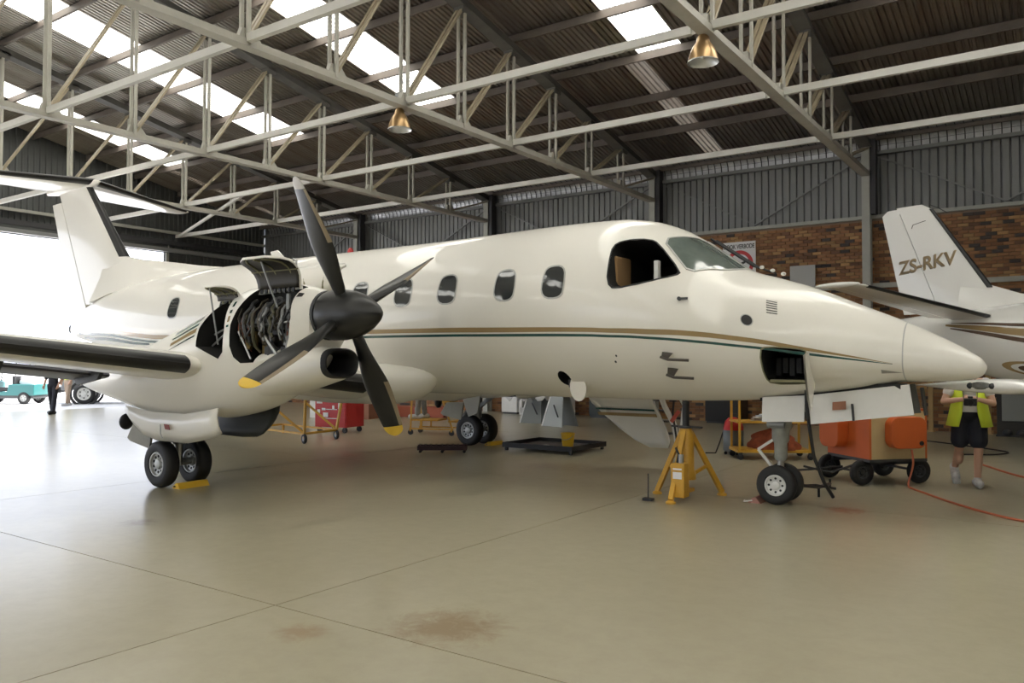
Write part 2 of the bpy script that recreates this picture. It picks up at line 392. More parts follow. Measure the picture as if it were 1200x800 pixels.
# ---- roof
ceil = thing('ceiling', 'pitched ribbed metal roof with skylight sheets and purlins', 'roof', (0, 0, 0), kind='structure')
def sky_material():
    m = bpy.data.materials.new('skylight_fibreglass'); m.use_nodes = True; nt = m.node_tree; nt.nodes.remove(nt.nodes['Principled BSDF'])
    l = nt.nodes.new('ShaderNodeBsdfTranslucent'); l.inputs['Color'].default_value = (0.78, 0.765, 0.69, 1)
    nt.links.new(l.outputs[0], nt.nodes['Material Output'].inputs['Surface']); return m
SKYM = sky_material()
def roof_sheet_mesh(name, y0, y1, m):
    b = MB(); ribs = 6; p = SW / ribs; pr = []
    for i in range(ribs):
        x = i * p; pr += [(x, 0), (x + p * .45, 0), (x + p * .62, .035), (x + p * .85, .035)]
    pr.append((SW, 0))
    b.loft([[(x, y0, roof_z(y0) + z) for x, z in pr], [(x, y1, roof_z(y1) + z) for x, z in pr]], cap=False, closed=False)
    return b.mesh(name, m)
YK = 6.75
R_lo = roof_sheet_mesh('roof_sheet', YB + .35, YK, ROOFM); R_hi = roof_sheet_mesh('roof_sheet', YK + .1, YR - .02, ROOFM)
S_hi = roof_sheet_mesh('skylight_sheet', YK + .02, YR - .02, SKYM)
R_s = roof_sheet_mesh('roof_sheet', YR + .02, YS - .4, ROOFM); S_s = roof_sheet_mesh('skylight_sheet', YR + .02, YS - .4, SKYM)
SKYX = [-25.85, -19.8, -13.95, -7.65, -1.6, 4.4, 10.4]
x = XG - .1; sk = []
for s0 in SKYX: sk.append((s0, s0 + 2 * SW))
edges = []; x = XG - .15
while x < XE + .1:
    edges.append(x)
    nxt = [s0 for s0, s1 in sk if x + .05 < s0 < x + SW]
    x = nxt[0] if nxt else x + SW
for x in edges:
    isky = any(s0 - .02 <= x < s1 - .05 for s0, s1 in sk)
    inst('roof_sheet', R_lo, ceil, (x, 0, 0))
    inst('skylight_sheet' if isky else 'roof_sheet', S_hi if isky else R_hi, ceil, (x, 0, 0 if isky else .002))
    inst('skylight_sheet' if isky else 'roof_sheet', S_s if isky else R_s, ceil, (x, 0, 0))
NODES = [12.2, 10.1, 8.35, 6.6, 4.85, 3.1, 1.4, -.35, -2.1, -3.85, -5.6, -7.35, -9.1]
for i in range(len(XB) - 1):
    a, c = XB[i] + .0, XB[i + 1]
    for yk in NODES:
        zt = roof_z(yk) - .01; b = MB()
        b.box(a, c, yk - .03, yk + .03, zt - .2, zt - .185); b.box(a, c, yk + .02, yk + .03, zt - .19, zt); b.box(a, c, yk + .02, yk + .09, zt - .012, zt)
        b.build('purlin', PURLIN, ceil)
MB().box(XG, XE, YR - .15, YR + .15, roof_z(YR) - .05, roof_z(YR) + .08).build('ridge_cap', ROOFM, ceil)
# tie beams, one per bay, at the bottom chord nodes
for yk in (8.35, 4.85, 1.4, -2.1, -5.6):
    for i in range(len(XB) - 1):
        a, c = XB[i] + .16 + (0 if i else -.1), XB[i + 1] - .16
        b = MB(); b.box(a, c, yk - .045, yk + .045, H_CH + .0, H_CH + .125); b.box(a - .1, a, yk - .006, yk + .006, H_CH + .0, H_CH + .12); b.box(c, c + .1, yk - .006, yk + .006, H_CH, H_CH + .12)
        b.build('tie_beam', TIE, ceil)
for yk in (8.35, 1.4):
    MB().bar((XG + .2, yk, H_CH + .06), (-18.7, yk - 3.5, H_CH + .06), .07, .08).build('end_brace', TIE, ceil)
# ---- trusses
TLAB = ['roof truss over the tail, first in from the open doorway', 'roof truss over the rear cabin, second from the open doorway', 'roof truss ending at the dark column above the cockpit, lamp hung from it',
        'roof truss ending at the column beside the registered fin, lamp hung from it', 'roof truss beyond the nose of the large aircraft', 'roof truss nearest the closed end wall']
def chord_z(y): return roof_z(y) - .32
for ti, cx in enumerate(COLX):
    t = thing('roof_truss', TLAB[ti], 'roof truss', (cx + .07, 0, 0), kind='structure')
    b = MB(); 
    for s in (-1, 1): b.bar((s * .07, 12.05, H_CH), (s * .07, YR, H_CH), .05, .11)
    b.box(-.1, .1, YR, 12.05, H_CH - .06, H_CH - .045); b.build('bottom_chord', TRUSS, t)
    b = MB()
    for s in (-1, 1): b.bar((s * .08, 12.25, chord_z(12.25)), (s * .08, YR, chord_z(YR)), .08, .17)
    b.bar((0, 12.25, chord_z(12.25) - .08), (0, YR, chord_z(YR) - .08), .3, .015); b.build('top_chord', CHORD_D, t)
    for k, yk in enumerate(NODES[1:], 1):
        for s in (-1, 1):
            MB().bar((s * .085, yk, H_CH - .02), (s * .085, yk, chord_z(yk)), .045, .06, (0, 1, 0)).build('web_post', TRUSS, t)
            MB().bar((s * .05, yk, H_CH + .03), (s * .05, NODES[k - 1] - .02, chord_z(NODES[k - 1]) - .06), .04, .075, (1, 0, 0)).build('web_diagonal', TRUSS_Y, t)
        MB().prism([(-.045, yk - .14, H_CH + .04), (-.045, yk + .3, H_CH + .04), (-.045, yk + .14, H_CH + .22), (-.045, yk - .08, H_CH + .22)], (.09, 0, 0)).build('gusset', TRUSS, t)
        zc = chord_z(yk)
        MB().box(-.12, .12, yk - .1, yk + .16, zc - .2, zc - .02).build('node_plate', CHORD_D, t)
    MB().bar((0, 10.1, H_CH), (0, 12.1, H_CH - .0), .1, .08).build('end_post', CHORD_D, t)
# ---- bell lamps
LAMPM = mat('lamp_bronze', (0.42, 0.27, 0.13), 0.28, 0.7); LAMPIN = mat('lamp_reflector', (0.66, 0.66, 0.66), 0.25, 0.6)
for cx, lb in ((COLX[2] + .0, 'bronze bell lamp hanging above the propeller, left one of two'), (COLX[3] + .04, 'bronze bell lamp hanging above the windscreen, right one of two')):
    z = 6.06
    t = thing('high_bay_lamp', lb, 'lamp', (cx - .02, 1.38, z), group='bell lamps under the roof')
    b = MB(); b.lathe([(.06, .30), (.085, .27), (.10, .2), (.155, .12), (.195, .02), (.215, -.07), (.22, -.09)], (0, 0, 0), (0, 0, 1), 28, cap=False)
    b.build('shade', LAMPM, t, 40)
    b = MB(); b.lathe([(.055, .28), (.095, .19), (.15, .11), (.19, .02), (.21, -.07), (.226, -.092), (.22, -.098), (.205, -.07)], (0, 0, 0), (0, 0, 1), 28, cap=False)
    b.build('reflector', LAMPIN, t, 40)
    b = MB(); b.lathe([(.055, .26), (.06, .28), (.06, .44), (.05, .46)], (0, 0, 0), (0, 0, 1), 16); b.box(-.07, .07, -.05, .05, .46, .6); b.build('ballast', GREYM, t)
    b = MB(); b.tube([(0.05, 0, .58), (.12, 0, .66), (.08, 0, .8)], .008, 6); b.build('cable', BLACK, t)
    b = MB(); b.ell((0, 0, .06), (.05, .05, .1)); b.build('bulb', mat('bulb_glass', (.7, .7, .68), .1), t, 60)
# ================================================================== the large twin-engined aircraft
def pchip(X, Y, x):
    n = len(X); x = min(max(x, X[0]), X[-1]); i = 0
    while i < n - 2 and x > X[i + 1]: i += 1
    h = [X[k + 1] - X[k] for k in range(n - 1)]; d = [(Y[k + 1] - Y[k]) / h[k] for k in range(n - 1)]
    def sl(k):
        if k == 0: return d[0]
        if k == n - 1: return d[-1]
        if d[k - 1] * d[k] <= 0: return 0.0
        w1 = 2 * h[k] + h[k - 1]; w2 = h[k] + 2 * h[k - 1]; return (w1 + w2) / (w1 / d[k - 1] + w2 / d[k])
    t = (x - X[i]) / h[i]
    return (1 + 2 * t) * (1 - t) ** 2 * Y[i] + t * (1 - t) ** 2 * h[i] * sl(i) + t * t * (3 - 2 * t) * Y[i + 1] + t * t * (t - 1) * h[i] * sl(i + 1)
class Body:
    """stations (x, top, bottom, half width, height of the widest point[, top without the windscreen notch])"""
    def __init__(s, st, e=2.0, yc=0.0):
        st = sorted(q if len(q) == 6 else q + (q[1],) for q in st); s.X = [q[0] for q in st]; s.T = [[q[k] for q in st] for k in range(1, 6)]; s.e = e; s.yc = yc; s.memo = {}
    def prof(s, x):
        if x not in s.memo: s.memo[x] = [pchip(s.X, t, x) for t in s.T]
        return s.memo[x]
    def raw(s, x, a):
        zt, zb, hw, zm, zs = s.prof(x); c = math.cos(a); k = math.sin(a); e = 2 / s.e
        ke = abs(k) ** e; t = min(max((ke - .45) / .55, 0), 1)
        z = zm + (zs - zm) * ke - (zs - zt) * t * t * (3 - 2 * t) if k >= 0 else zm - (zm - zb) * ke
        return V((x, s.yc + hw * math.copysign(abs(c) ** e, c), z))
    def pt(s, x, deg, off=0.0):
        a = math.radians(deg); p = s.raw(x, a)
        if not off: return p
        d = s.raw(x, a + .004) - s.raw(x, a - .004); n = V((0, d.z, -d.y))
        return p + n.normalized() * off
    def ring(s, x, n): return [s.pt(x, 360 * j / n) for j in range(n)]
FUS = Body([(0.03, 1.615, 1.585, .015, 1.60), (0.0, 1.675, 1.525, .075, 1.60), (-.1, 1.755, 1.475, .15, 1.605), (-.31, 1.885, 1.455, .255, 1.62), (-.71, 2.09, 1.44, .41, 1.66), (-1.15, 2.285, 1.35, .56, 1.74), (-1.63, 2.495, 1.28, .715, 1.84, 2.51), (-2.05, 2.64, 1.235, .83, 1.93, 2.72), (-2.4, 2.755, 1.20, .915, 2.0, 2.90), (-2.7, 2.96, 1.185, .975, 2.07, 3.045), (-3.0, 3.175, 1.175, 1.03, 2.14, 3.19), (-3.3, 3.345, 1.17, 1.07, 2.2), (-3.65, 3.465, 1.17, 1.105, 2.26), (-4.1, 3.53, 1.17, 1.13, 2.3), (-4.7, 3.54, 1.17, 1.14, 2.31), (-7, 3.50, 1.17, 1.14, 2.31), (-12.3, 3.48, 1.17, 1.14, 2.31), (-13.2, 3.45, 1.21, 1.12, 2.32), (-14.2, 3.42, 1.33, 1.04, 2.38), (-15.2, 3.35, 1.54, .91, 2.46), (-16.2, 3.22, 1.78, .73, 2.5), (-17.2, 3.02, 2.02, .5, 2.5), (-18, 2.78, 2.16, .28, 2.45), (-18.35, 2.6, 2.22, .16, 2.4)])
AC = thing('airliner', 'large white twin-propeller airliner with gold and green side stripes', 'aircraft', (0, 0, 0))
def frange(a, b, n): return [a + (b - a) * i / (n - 1) for i in range(n)]
xs_ = frange(-.705, -4.7, 70) + frange(-4.9, -12.3, 16) + frange(-12.6, -18.35, 36)
NA = 96
fus = MB().loft([FUS.ring(x, NA) for x in xs_]).build('fuselage', [WHITE, DARK], AC, 35)
rad = MB().loft([FUS.ring(x, 64) for x in [0.03, .022, .01, -.01, -.03, -.06, -.1, -.15, -.2, -.26, -.33, -.4, -.5, -.6, -.695]]).build('radome', WHITE, AC, 35)
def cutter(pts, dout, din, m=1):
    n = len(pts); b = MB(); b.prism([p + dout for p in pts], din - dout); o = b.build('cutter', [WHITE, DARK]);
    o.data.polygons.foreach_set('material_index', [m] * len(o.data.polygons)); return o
def chaikin(p, k=2):
    for _ in range(k):
        q = []
        for i in range(len(p)):
            a, b = p[i], p[(i + 1) % len(p)]
            q += [(a[0] * .75 + b[0] * .25, a[1] * .75 + b[1] * .25), (a[0] * .25 + b[0] * .75, a[1] * .25 + b[1] * .75)]
        p = q
    return p
def dens(p, k):
    q = []
    for i in range(len(p)):
        a, b = p[i], p[(i + 1) % len(p)]
        q += [(a[0] + (b[0] - a[0]) * t / k, a[1] + (b[1] - a[1]) * t / k) for t in range(k)]
    return q
def patch(body, poly, off, scale=1.0, rings=5):
    """filled patch lying on a body surface; poly is a list of (x, angle)"""
    cx = sum(p[0] for p in poly) / len(poly); ca = sum(p[1] for p in poly) / len(poly); b = MB(); n = len(poly)
    vs_ = [body.pt(cx, ca, off)]; fs_ = []
    for r in range(1, rings + 1):
        for p in poly: vs_.append(body.pt(cx + (p[0] - cx) * scale * r / rings, ca + (p[1] - ca) * scale * r / rings, off))
    for j in range(n): fs_.append((0, 1 + j, 1 + (j + 1) % n))
    for r in range(rings - 1):
        for j in range(n): fs_.append((1 + r * n + j, 1 + (r + 1) * n + j, 1 + (r + 1) * n + (j + 1) % n, 1 + r * n + (j + 1) % n))
    return b.add(vs_, fs_)
def border(body, poly, off, s0, s1):
    cx = sum(p[0] for p in poly) / len(poly); ca = sum(p[1] for p in poly) / len(poly); b = MB(); n = len(poly); rings = []
    for s_, o_ in ((s1, 0.0), (s1, off), (s0, off), (s0, 0.0)): rings.append([body.pt(cx + (p[0] - cx) * s_, ca + (p[1] - ca) * s_, o_) for p in poly])
    return b.loft(rings, cap=False)
def mirror_a(poly): return [(x, 180 - a) for x, a in poly]
# ---- openings cut into the skin
cock = chaikin([(-3.80, 164), (-3.82, 150.5), (-3.83, 140), (-3.74, 135), (-3.42, 129.3), (-3.32, 130.6), (-2.97, 146.6), (-3.02, 151), (-3.35, 161.2), (-3.7, 167.7)], 1)
bay = chaikin([(-2.055, 193), (-1.99, 188.5), (-1.67, 185.5), (-1.59, 187), (-1.60, 224), (-1.65, 228), (-2.0, 228), (-2.05, 219)], 1)
hole = [(-4.60 + .09 * math.cos(t * PI / 8), 231 + 7.5 * math.sin(t * PI / 8)) for t in range(16)]
c1 = cutter([FUS.pt(x, a) for x, a in cock], V((0, -.345, .06)), V((.0, 1.15, -.2)))
c2 = cutter([FUS.pt(x, a) for x, a in bay], V((0, -.3, -.072)), V((0, .5, .12)))
c3 = cutter([FUS.pt(x, a) for x, a in hole], V((0, -.2, -.2)), V((0, .12, .16)))
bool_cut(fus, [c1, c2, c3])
border(FUS, dens(cock, 3), .006, 1.0, 1.05).build('cockpit_window_frame', BLACK, fus, 35)
border(FUS, dens(bay, 3), .006, 1.0, 1.06).build('bay_frame', PRIMER, fus, 35)
b = MB(); b.bar((-2.02, -.56, 1.445), (-1.64, -.5, 1.445), .12, .03); b.build('bay_sill', PRIMER, fus)
for k in range(5):
    b = MB(); b.box(-2.0 + .075 * k, -1.945 + .075 * k, -.42, -.22, 1.5 + .03 * (k % 2), 1.7); b.build('avionics_box', mat('avionics_black', (.01, .01, .009), .7), fus)
# cockpit interior: seat, side console, pillar
b = MB(); b.box(-3.88, -3.79, -.85, -.45, 2.35, 2.95); b.build('seat_backrest', mat('seat_tan', (.33, .2, .09), .8), AC, bevel=.03)
b = MB(); b.box(-3.32, -3.26, -.82, -.74, 2.45, 2.86); b.build('control_column', INNERW, AC, bevel=.01)
b = MB(); b.box(-3.7, -3.05, -.9, -.8, 2.38, 2.5); b.build('side_console', DGREY, AC)
# front windscreens
ws_poly = dens(chaikin([(-3.27, 125.5), (-3.10, 111), (-2.985, 96.5), (-2.75, 95), (-2.43, 94.5), (-2.46, 108), (-2.56, 124), (-2.68, 133), (-2.86, 144.5), (-3.05, 135)], 1), 2)
for pl in (ws_poly, mirror_a(ws_poly)):
    patch(FUS, pl, .006, 1.0, 6).build('windscreen', GLASS_W, AC, 60)
    border(FUS, pl, .012, 1.0, 1.05).build('windscreen_frame', FRAMEM, AC, 35)
cm = dens(mirror_a(cock), 3)
patch(FUS, cm, .006).build('cockpit_window', GLASS_D, AC, 60); border(FUS, cm, .01, 1.0, 1.05).build('cockpit_window_frame', BLACK, AC, 35)
# cabin windows
def cabin(xc, flip=False):
    w = .155; p = chaikin([(xc - w, 173), (xc - w * 1.02, 160), (xc - w * .75, 154), (xc + w * .8, 154), (xc + w * 1.02, 166), (xc + w * .8, 173.5)], 2)
    if flip: p = mirror_a(p)
    pn = patch(FUS, p, .004, 1.0, 3).build('cabin_window', GLASS_D, AC, 60)
    border(FUS, p, .007, 1.0, 1.10).build('window_rim', FRAMEM, pn, 35)
for xc in (-4.55, -5.29, -6.26, -7.07, -7.95, -8.76, -9.57, -10.38, -11.19, -12.75):
    cabin(xc)
    if xc < -5.4: cabin(xc, True)
# stripes of paint
def stripe(name, rows, m, off=.0025, flip=False):
    rows = sorted(rows); X = [r[0] for r in rows]; A = [r[1] for r in rows]; B_ = [r[2] for r in rows]; n = int((X[-1] - X[0]) / .12) + 2; r1 = []; 
    rings = [[], [], []]
    for x in frange(X[0], X[-1], n):
        a0 = pchip(X, A, x); a1 = pchip(X, B_, x)
        if flip: a0, a1 = 180 - a0, 180 - a1
        for k in range(3): rings[k].append(FUS.pt(x, a0 + (a1 - a0) * k / 2, off))
    MB().loft(rings, cap=False, closed=False).build(name, m, fus, 60)
gold = [(-17.6, 196, 205), (-15, 189.5, 194), (-12.3, 189, 193), (-7.5, 189.6, 192.6), (-6.3, 189.8, 193.1), (-5.16, 190.8, 194.0), (-3.93, 191.7, 194.5), (-3.38, 189.6, 193.0), (-2.88, 186.1, 189.8), (-2.41, 183.2, 187.0), (-1.97, 182.2, 186.2), (-1.55, 182.3, 185.9), (-1.15, 183, 185.6), (-.79, 187, 187.6)]
green = [(-17.6, 207, 215), (-15, 196, 199), (-12.3, 194.6, 196.6), (-7.5, 194.0, 195.8), (-6.3, 194.3, 196.1), (-5.17, 195.0, 196.9), (-3.93, 195.8, 197.5), (-3.39, 194.4, 196.1), (-2.88, 192.2, 194.1), (-2.41, 190.0, 192.1), (-1.97, 188.9, 191.3), (-1.55, 187.9, 190.8), (-1.15, 187.2, 189.8), (-.79, 188.4, 189.4)]
for fl in (False, True): stripe('gold_stripe', gold, GOLD, flip=fl); stripe('green_stripe', green, GREEN, flip=fl)
stripe('green_stripe', [(-17.4, 222, 228), (-15.6, 203, 208), (-13.6, 198, 200)], GREEN)
# radome joint, ports, vents, probes
MB().loft([[FUS.pt(x, 360 * j / 72, o) for j in range(72)] for x, o in ((-.706, -.004), (-.706, .001), (-.694, .001), (-.694, -.004))], cap=False).build('radome_joint', FRAMEM, AC)
def disc(x, a, r, off, n=20): return [(x + r * math.cos(2 * PI * t / n), a + math.degrees(r / .85) * math.sin(2 * PI * t / n)) for t in range(n)]
patch(FUS, disc(-2.19, 169, .058, 0), .004).build('static_port', BLACK, fus); border(FUS, disc(-2.19, 169, .058, 0), .007, 1, 1.15).build('port_rim', FRAMEM, fus)
for k in range(6):
    a = 147.5 + k * 2.2; x0 = -2.02 + .004 * k
    MB().loft([[FUS.pt(x0 + .11 * t, a - t * 1.2 + d, o) for t in (0, .5, 1)] for d, o in ((0, .001), (0, .005), (.7, .005), (.7, .001))], cap=False, closed=False).build('vent_slot', BLACK, fus)
for (x, a, l) in ((-3.09, 203.5, .30), (-3.07, 215.5, .29)):
    p = FUS.pt(x, a); q = FUS.pt(x, a, .13); r = q + V((l, 0.03, -.04)); b = MB()
    b.prism([p + V((-.06, 0, .01)), p + V((.07, 0, -.01)), q + V((.05, 0, -.03)), q + V((-.02, 0, -.01))], (0, .012, 0)); b.tube([q + V((-.03, 0, 0)), q + V((.06, 0, -.03)), r], .016, 8); b.build('pitot_tube', mat('pitot_dark', (.07, .06, .05), .4, .5), AC, 40)
p = FUS.pt(-2.92, 165.8); b = MB(); b.cyl(p, p + V((0, -.03, .005)), .022, n=10); b.bar(p + V((0, -.035, 0)), p + V((.11, -.03, .0)), .014, .026); b.build('angle_vane', DGREY, AC)
b = MB(); p = FUS.pt(-.9, 205); b.prism([FUS.pt(-.9, 204, .003), FUS.pt(-.9, 213, .003), FUS.pt(-.7, 211, .003)], (0, -.004, 0)); b.build('scoop', mat('scoop_shade', (.30, .29, .26), .5), fus)
patch(FUS, disc(-3.74, 209.5, .012, 0), .003).build('drain_port', BLACK, fus); patch(FUS, disc(-3.77, 214, .014, 0), .003).build('drain_port', BLACK, fus)
# windscreen wipers and covers
for y0 in (-.06, .12):
    b = MB(); b.tube([(-2.36, y0, 2.80), (-2.6, y0 - .02, 2.97), (-2.88, y0 - .05, 3.17)], .016, 6); b.tube([(-2.15, y0 - .02, 2.72), (-2.36, y0, 2.80), (-2.5, y0, 2.91)], .012, 6); b.build('wiper', BLACK, AC)
for k in range(3):
    b = MB(); b.ell((-2.02 - .12 * k, -.05 - .02 * k, 2.69 + .045 * k), (.03, .035, .022), 10, 6); b.build('wiper_pivot', INNERW, AC, 50)
# small hatch hanging open below the forward cabin
hp = [V((-4.44 + .12 * math.cos(t * PI / 10), -.66 - .02 * math.sin(t * PI / 10), 1.32 + .17 * math.sin(t * PI / 10))) for t in range(20)]
b = MB(); b.prism(hp, (0, -.02, 0)); b.build('belly_hatch', WHITE, AC)
b = MB(); b.tube([(-4.6, -.6, 1.42), (-4.58, -.62, 1.34), (-4.55, -.6, 1.3)], .03, 8); b.build('hatch_fitting', DGREY, AC, 40)
# avionics bay door, swung out about its front edge
b = MB(); pts = [FUS.pt(-1.585, a) for a in (187, 195, 203, 211, 219, 228)]
outr = [p + V((.05, -.34, -.04 - .25 * i / 5)) for i, p in enumerate(pts)]
b.loft([pts, outr], cap=False, closed=False); b.loft([[p + V((.02, 0, 0)) for p in pts], [p + V((.02, 0, 0)) for p in outr]], cap=False, closed=False)
b.build('bay_door', WHITE, AC, 40)
# antennas
b = MB(); b.prism([(-10.9, 0, 3.46), (-11.3, 0, 3.46), (-11.4, 0, 3.68), (-11.2, 0, 3.70)], (0, .02, 0)); b.build('antenna', WHITE, AC)
b = MB(); b.lathe([(.05, 0), (.05, .06), (.03, .1), (0.001, .11)], (-9.3, 0, 3.48), (0, 0, 1), 14); b.build('beacon', mat('beacon_red', (.5, .03, .03), .2), AC, 40)
# tail cone outlet
b = MB(); b.lathe([(.11, 0), (.14, .12), (.13, .2), (.08, .2)], (-18.3, 0, 2.40), (-1, 0, .05), 20); b.build('tail_outlet', DGREY, AC, 40)

# ---- lifting surfaces
def foil(n=16, t=.12):
    up = []
    for i in range(n + 1):
        x = (1 - math.cos(PI * i / n)) / 2; y = 5 * t * (.2969 * math.sqrt(x) - .126 * x - .3516 * x * x + .2843 * x ** 3 - .1036 * x ** 4); up.append((x, y))
    return up
def surf(secs, t=.12, x0=0.0, x1=1.0, off=0.0, n=16):
    """secs: list of (LE point, chord, span axis thickness dir); cut to chord range x0..x1"""
    f = foil(40, t); rings = []
    def yy(x):
        for i in range(40):
            if f[i][0] <= x <= f[i + 1][0]: k = (x - f[i][0]) / (f[i + 1][0] - f[i][0]); return f[i][1] + (f[i + 1][1] - f[i][1]) * k
        return 0
    xs2 = [x0 + (x1 - x0) * (1 - math.cos(PI * i / n)) / 2 if x0 > 0 else x0 + (x1 - x0) * (1 - math.cos(PI / 2 * i / n)) for i in range(n + 1)]
    for le, ch, nd, tk in secs:
        le = V(le); nd = V(nd); r = []
        for x in xs2: r.append(le + V((-x * ch, 0, 0)) + nd * (yy(x) * ch * tk + off))
        for x in reversed(xs2[1:] if x0 == 0 else xs2): r.append(le + V((-x * ch, 0, 0)) - nd * (yy(x) * ch * tk + off))
        if off and x0 == 0: r[0] = r[0] + V((off, 0, 0))
        rings.append(r)
    return MB().loft(rings)
yd = V((0, 1, 0)); zd = V((0, 0, 1))
def finle(z): return -16.16 - .922 * (z - 3.92)
def finhinge(z): return -17.93 - .43 * (z - 2.94)
def finte(z): return -18.58 - .383 * (z - 2.73)
zs = [2.95, 3.4, 4.0, 4.6, 5.2, 5.66]
tk = lambda z: .95 - .1 * (z - 2.9)
secs = [((finle(z), 0, z), finle(z) - finte(z), yd, tk(z)) for z in zs]
b = surf(secs, .12, 0, .74); b.build('fin', WHITE, AC, 35)
secs2 = [((finle(z) - .0, 0, z), finle(z) - finte(z), yd, tk(z)) for z in [2.82, 3.4, 4.0, 4.6, 5.2, 5.45]]
b = surf(secs2, .12, .752, 1.0); b.build('rudder', WHITE, AC, 35)
b = surf([((finle(z), 0, z), finle(z) - finte(z), yd, tk(z)) for z in (3.95, 4.5, 5.1, 5.68)], .12, 0, .075, .006); b.build('fin_boot', BOOT, AC, 40)
# dorsal fillet
rings = []
for x, zt, w in ((-12.6, 3.47, .03), (-13.6, 3.58, .07), (-14.75, 3.74, .11), (-15.6, 3.84, .16), (-16.15, 3.94, .2), (-17.0, 4.1, .2)):
    zb = FUS.prof(x)[0] - .12; rings.append([(x, -w * 2.2, zb), (x, -w, (zb + zt) / 2), (x, -w * .35, zt - .02), (x, 0, zt), (x, w * .35, zt - .02), (x, w, (zb + zt) / 2), (x, w * 2.2, zb)])
MB().loft(rings).build('dorsal_fin', WHITE, AC, 50)
# tailplane
ST_LE0 = -17.62; 
for s in (-1, 1):
    le = lambda y: (ST_LE0 - .46 * y, s * y, 5.80 - .008 * y); te = lambda y: -19.78 - .02 * y
    ysn = [0, .6, 1.5, 2.5, 3.15, 3.38]
    def chordx(y): return (le(y)[0] - te(y)) * (1 if y < 3.3 else .86)
    b = surf([(le(y), chordx(y), zd, .85) for y in ysn], .12, 0, .70); b.build('tailplane', WHITE, AC, 35)
    b = surf([(le(y), chordx(y), zd, .85) for y in ysn], .12, .712, 1.0); b.build('elevator', WHITE, AC, 35)
    b = surf([(le(y), chordx(y), zd, .85) for y in ysn[:-1] + [3.3]], .12, 0, .07, .006); b.build('tailplane_boot', BOOT, AC, 40)
b = MB(); rings = []
for x, r in ((-17.45, .02), (-17.6, .08), (-18.2, .14), (-19.2, .13), (-19.85, .05)): rings.append([(x, r * .8 * math.cos(2 * PI * j / 16), 5.76 + r * .95 * math.sin(2 * PI * j / 16)) for j in range(16)])
b.loft(rings).build('tail_fairing', WHITE, AC, 50)

# ---- wings
FLAPM = mat('flap_backlit', (.05, .05, .065), .4)  # dark backlit look of the flaps put into their colour
def wle(y): return -7.48 - .072 * y
def wch(y): return 2.95 - .155 * y
def wz(y): return 1.205 + .103 * y
for s in (-1, 1):
    ysn = [.7, 2.0, 3.3, 4.6, 6.0, 8.0, 9.5, 9.85]
    sec = lambda y: ((wle(y) - (.12 if y > 9.7 else 0), s * y, wz(y) + (.04 if y > 9.7 else 0)), wch(y) * (1 if y < 9.7 else .8), V((.0, 0, 1)), 1.3 - .04 * y - (.35 if y > 9.7 else 0))
    b = surf([sec(y) for y in ysn], .13, 0, .74, 0, 20); b.build('wing', WHITE, AC, 35)
    b = surf([sec(y) for y in (6.9, 8.0, 9.45)], .13, .752, 1.0); b.build('aileron', WHITE, AC, 35)
    for y0, y1 in ((1.0, 2.6), (3.95, 6.85)):
        # flap hanging down behind the wing
        fl = []
        for y in (y0, y1):
            c = wch(y) * .26; o = V((wle(y) - wch(y) * .80, s * y, wz(y) - .14)); d = V((-math.cos(.16), 0, -math.sin(.16))); n_ = V((-math.sin(.16), 0, math.cos(.16))); r = []
            for x_, t_ in ((0, 0), (.05, .05), (.2, .075), (.5, .06), (1, .005), (.5, -.02), (.2, -.035), (.05, -.03)): r.append(o + d * (x_ * c) + n_ * (t_ * c * 1.3))
            fl.append(r)
        MB().loft(fl).build('flap', [FLAPM], AC, 35)
        for y in frange(y0 + .25, y1 - .25, 3 if y1 - y0 > 2 else 2):
            b = MB(); o = V((wle(y) - wch(y) * .7, s * y, wz(y) - .1)); b.prism([o, o + V((-.35, 0, -.02)), o + V((-.7, 0, -.1)), o + V((-.6, 0, -.2)), o + V((-.1, 0, -.12))], (0, .05, 0)); b.build('flap_hinge', DGREY, AC)
    b = surf([sec(y) for y in (4.0 if s < 0 else 3.9, 6.0, 8.0, 9.5)], .13, 0, .05, .006, 10); b.build('wing_boot', BOOT, AC, 40)
    b = surf([sec(y) for y in (1.25, 2.0, 2.72)], .13, 0, .05, .006, 10); b.build('wing_boot', BOOT, AC, 40)
    # rounded inner end of the outer boot
    # wing root fairing
    rings = []
    for x, w, h, zc in ((-6.78, .02, .02, 1.42), (-6.82, .1, .1, 1.41), (-6.92, .2, .18, 1.39), (-7.1, .3, .25, 1.36), (-7.6, .44, .33, 1.34), (-9, .52, .36, 1.36), (-10.3, .45, .3, 1.36), (-11.6, .15, .12, 1.38), (-12, .02, .02, 1.4)):
        rings.append([(x, s * (.72 + w * math.cos(2 * PI * j / 20)), zc + h * math.sin(2 * PI * j / 20)) for j in range(20)])
    MB().loft(rings).build('wing_root_fairing', WHITE, AC, 50)
# ---- engine nacelles
NST = [(-6.20, 2.44, 1.76, .29, 2.12), (-6.45, 2.52, 1.50, .40, 2.05), (-6.8, 2.57, 1.28, .50, 1.95), (-7.3, 2.55, 1.07, .56, 1.83), (-7.6, 2.47, 1.0, .575, 1.78), (-7.9, 2.35, .95, .585, 1.72), (-8.6, 2.12, .88, .58, 1.6), (-9.3, 1.92, .92, .55, 1.48), (-10.2, 1.72, 1.07, .45, 1.42), (-11.0, 1.52, 1.2, .27, 1.37), (-11.45, 1.4, 1.27, .1, 1.34)]
def yzarc(h, mid, e, n=9):
    """circular-ish arc through three yz points"""
    r = []
    for i in range(n):
        t = i / (n - 1); a = (1 - t) * (1 - 2 * t); b_ = 4 * t * (1 - t); c = t * (2 * t - 1)
        r.append((a * h[0] + b_ * mid[0] + c * e[0], a * h[1] + b_ * mid[1] + c * e[1]))
    return r
BLADE_ANG = math.degrees(-0.5044)
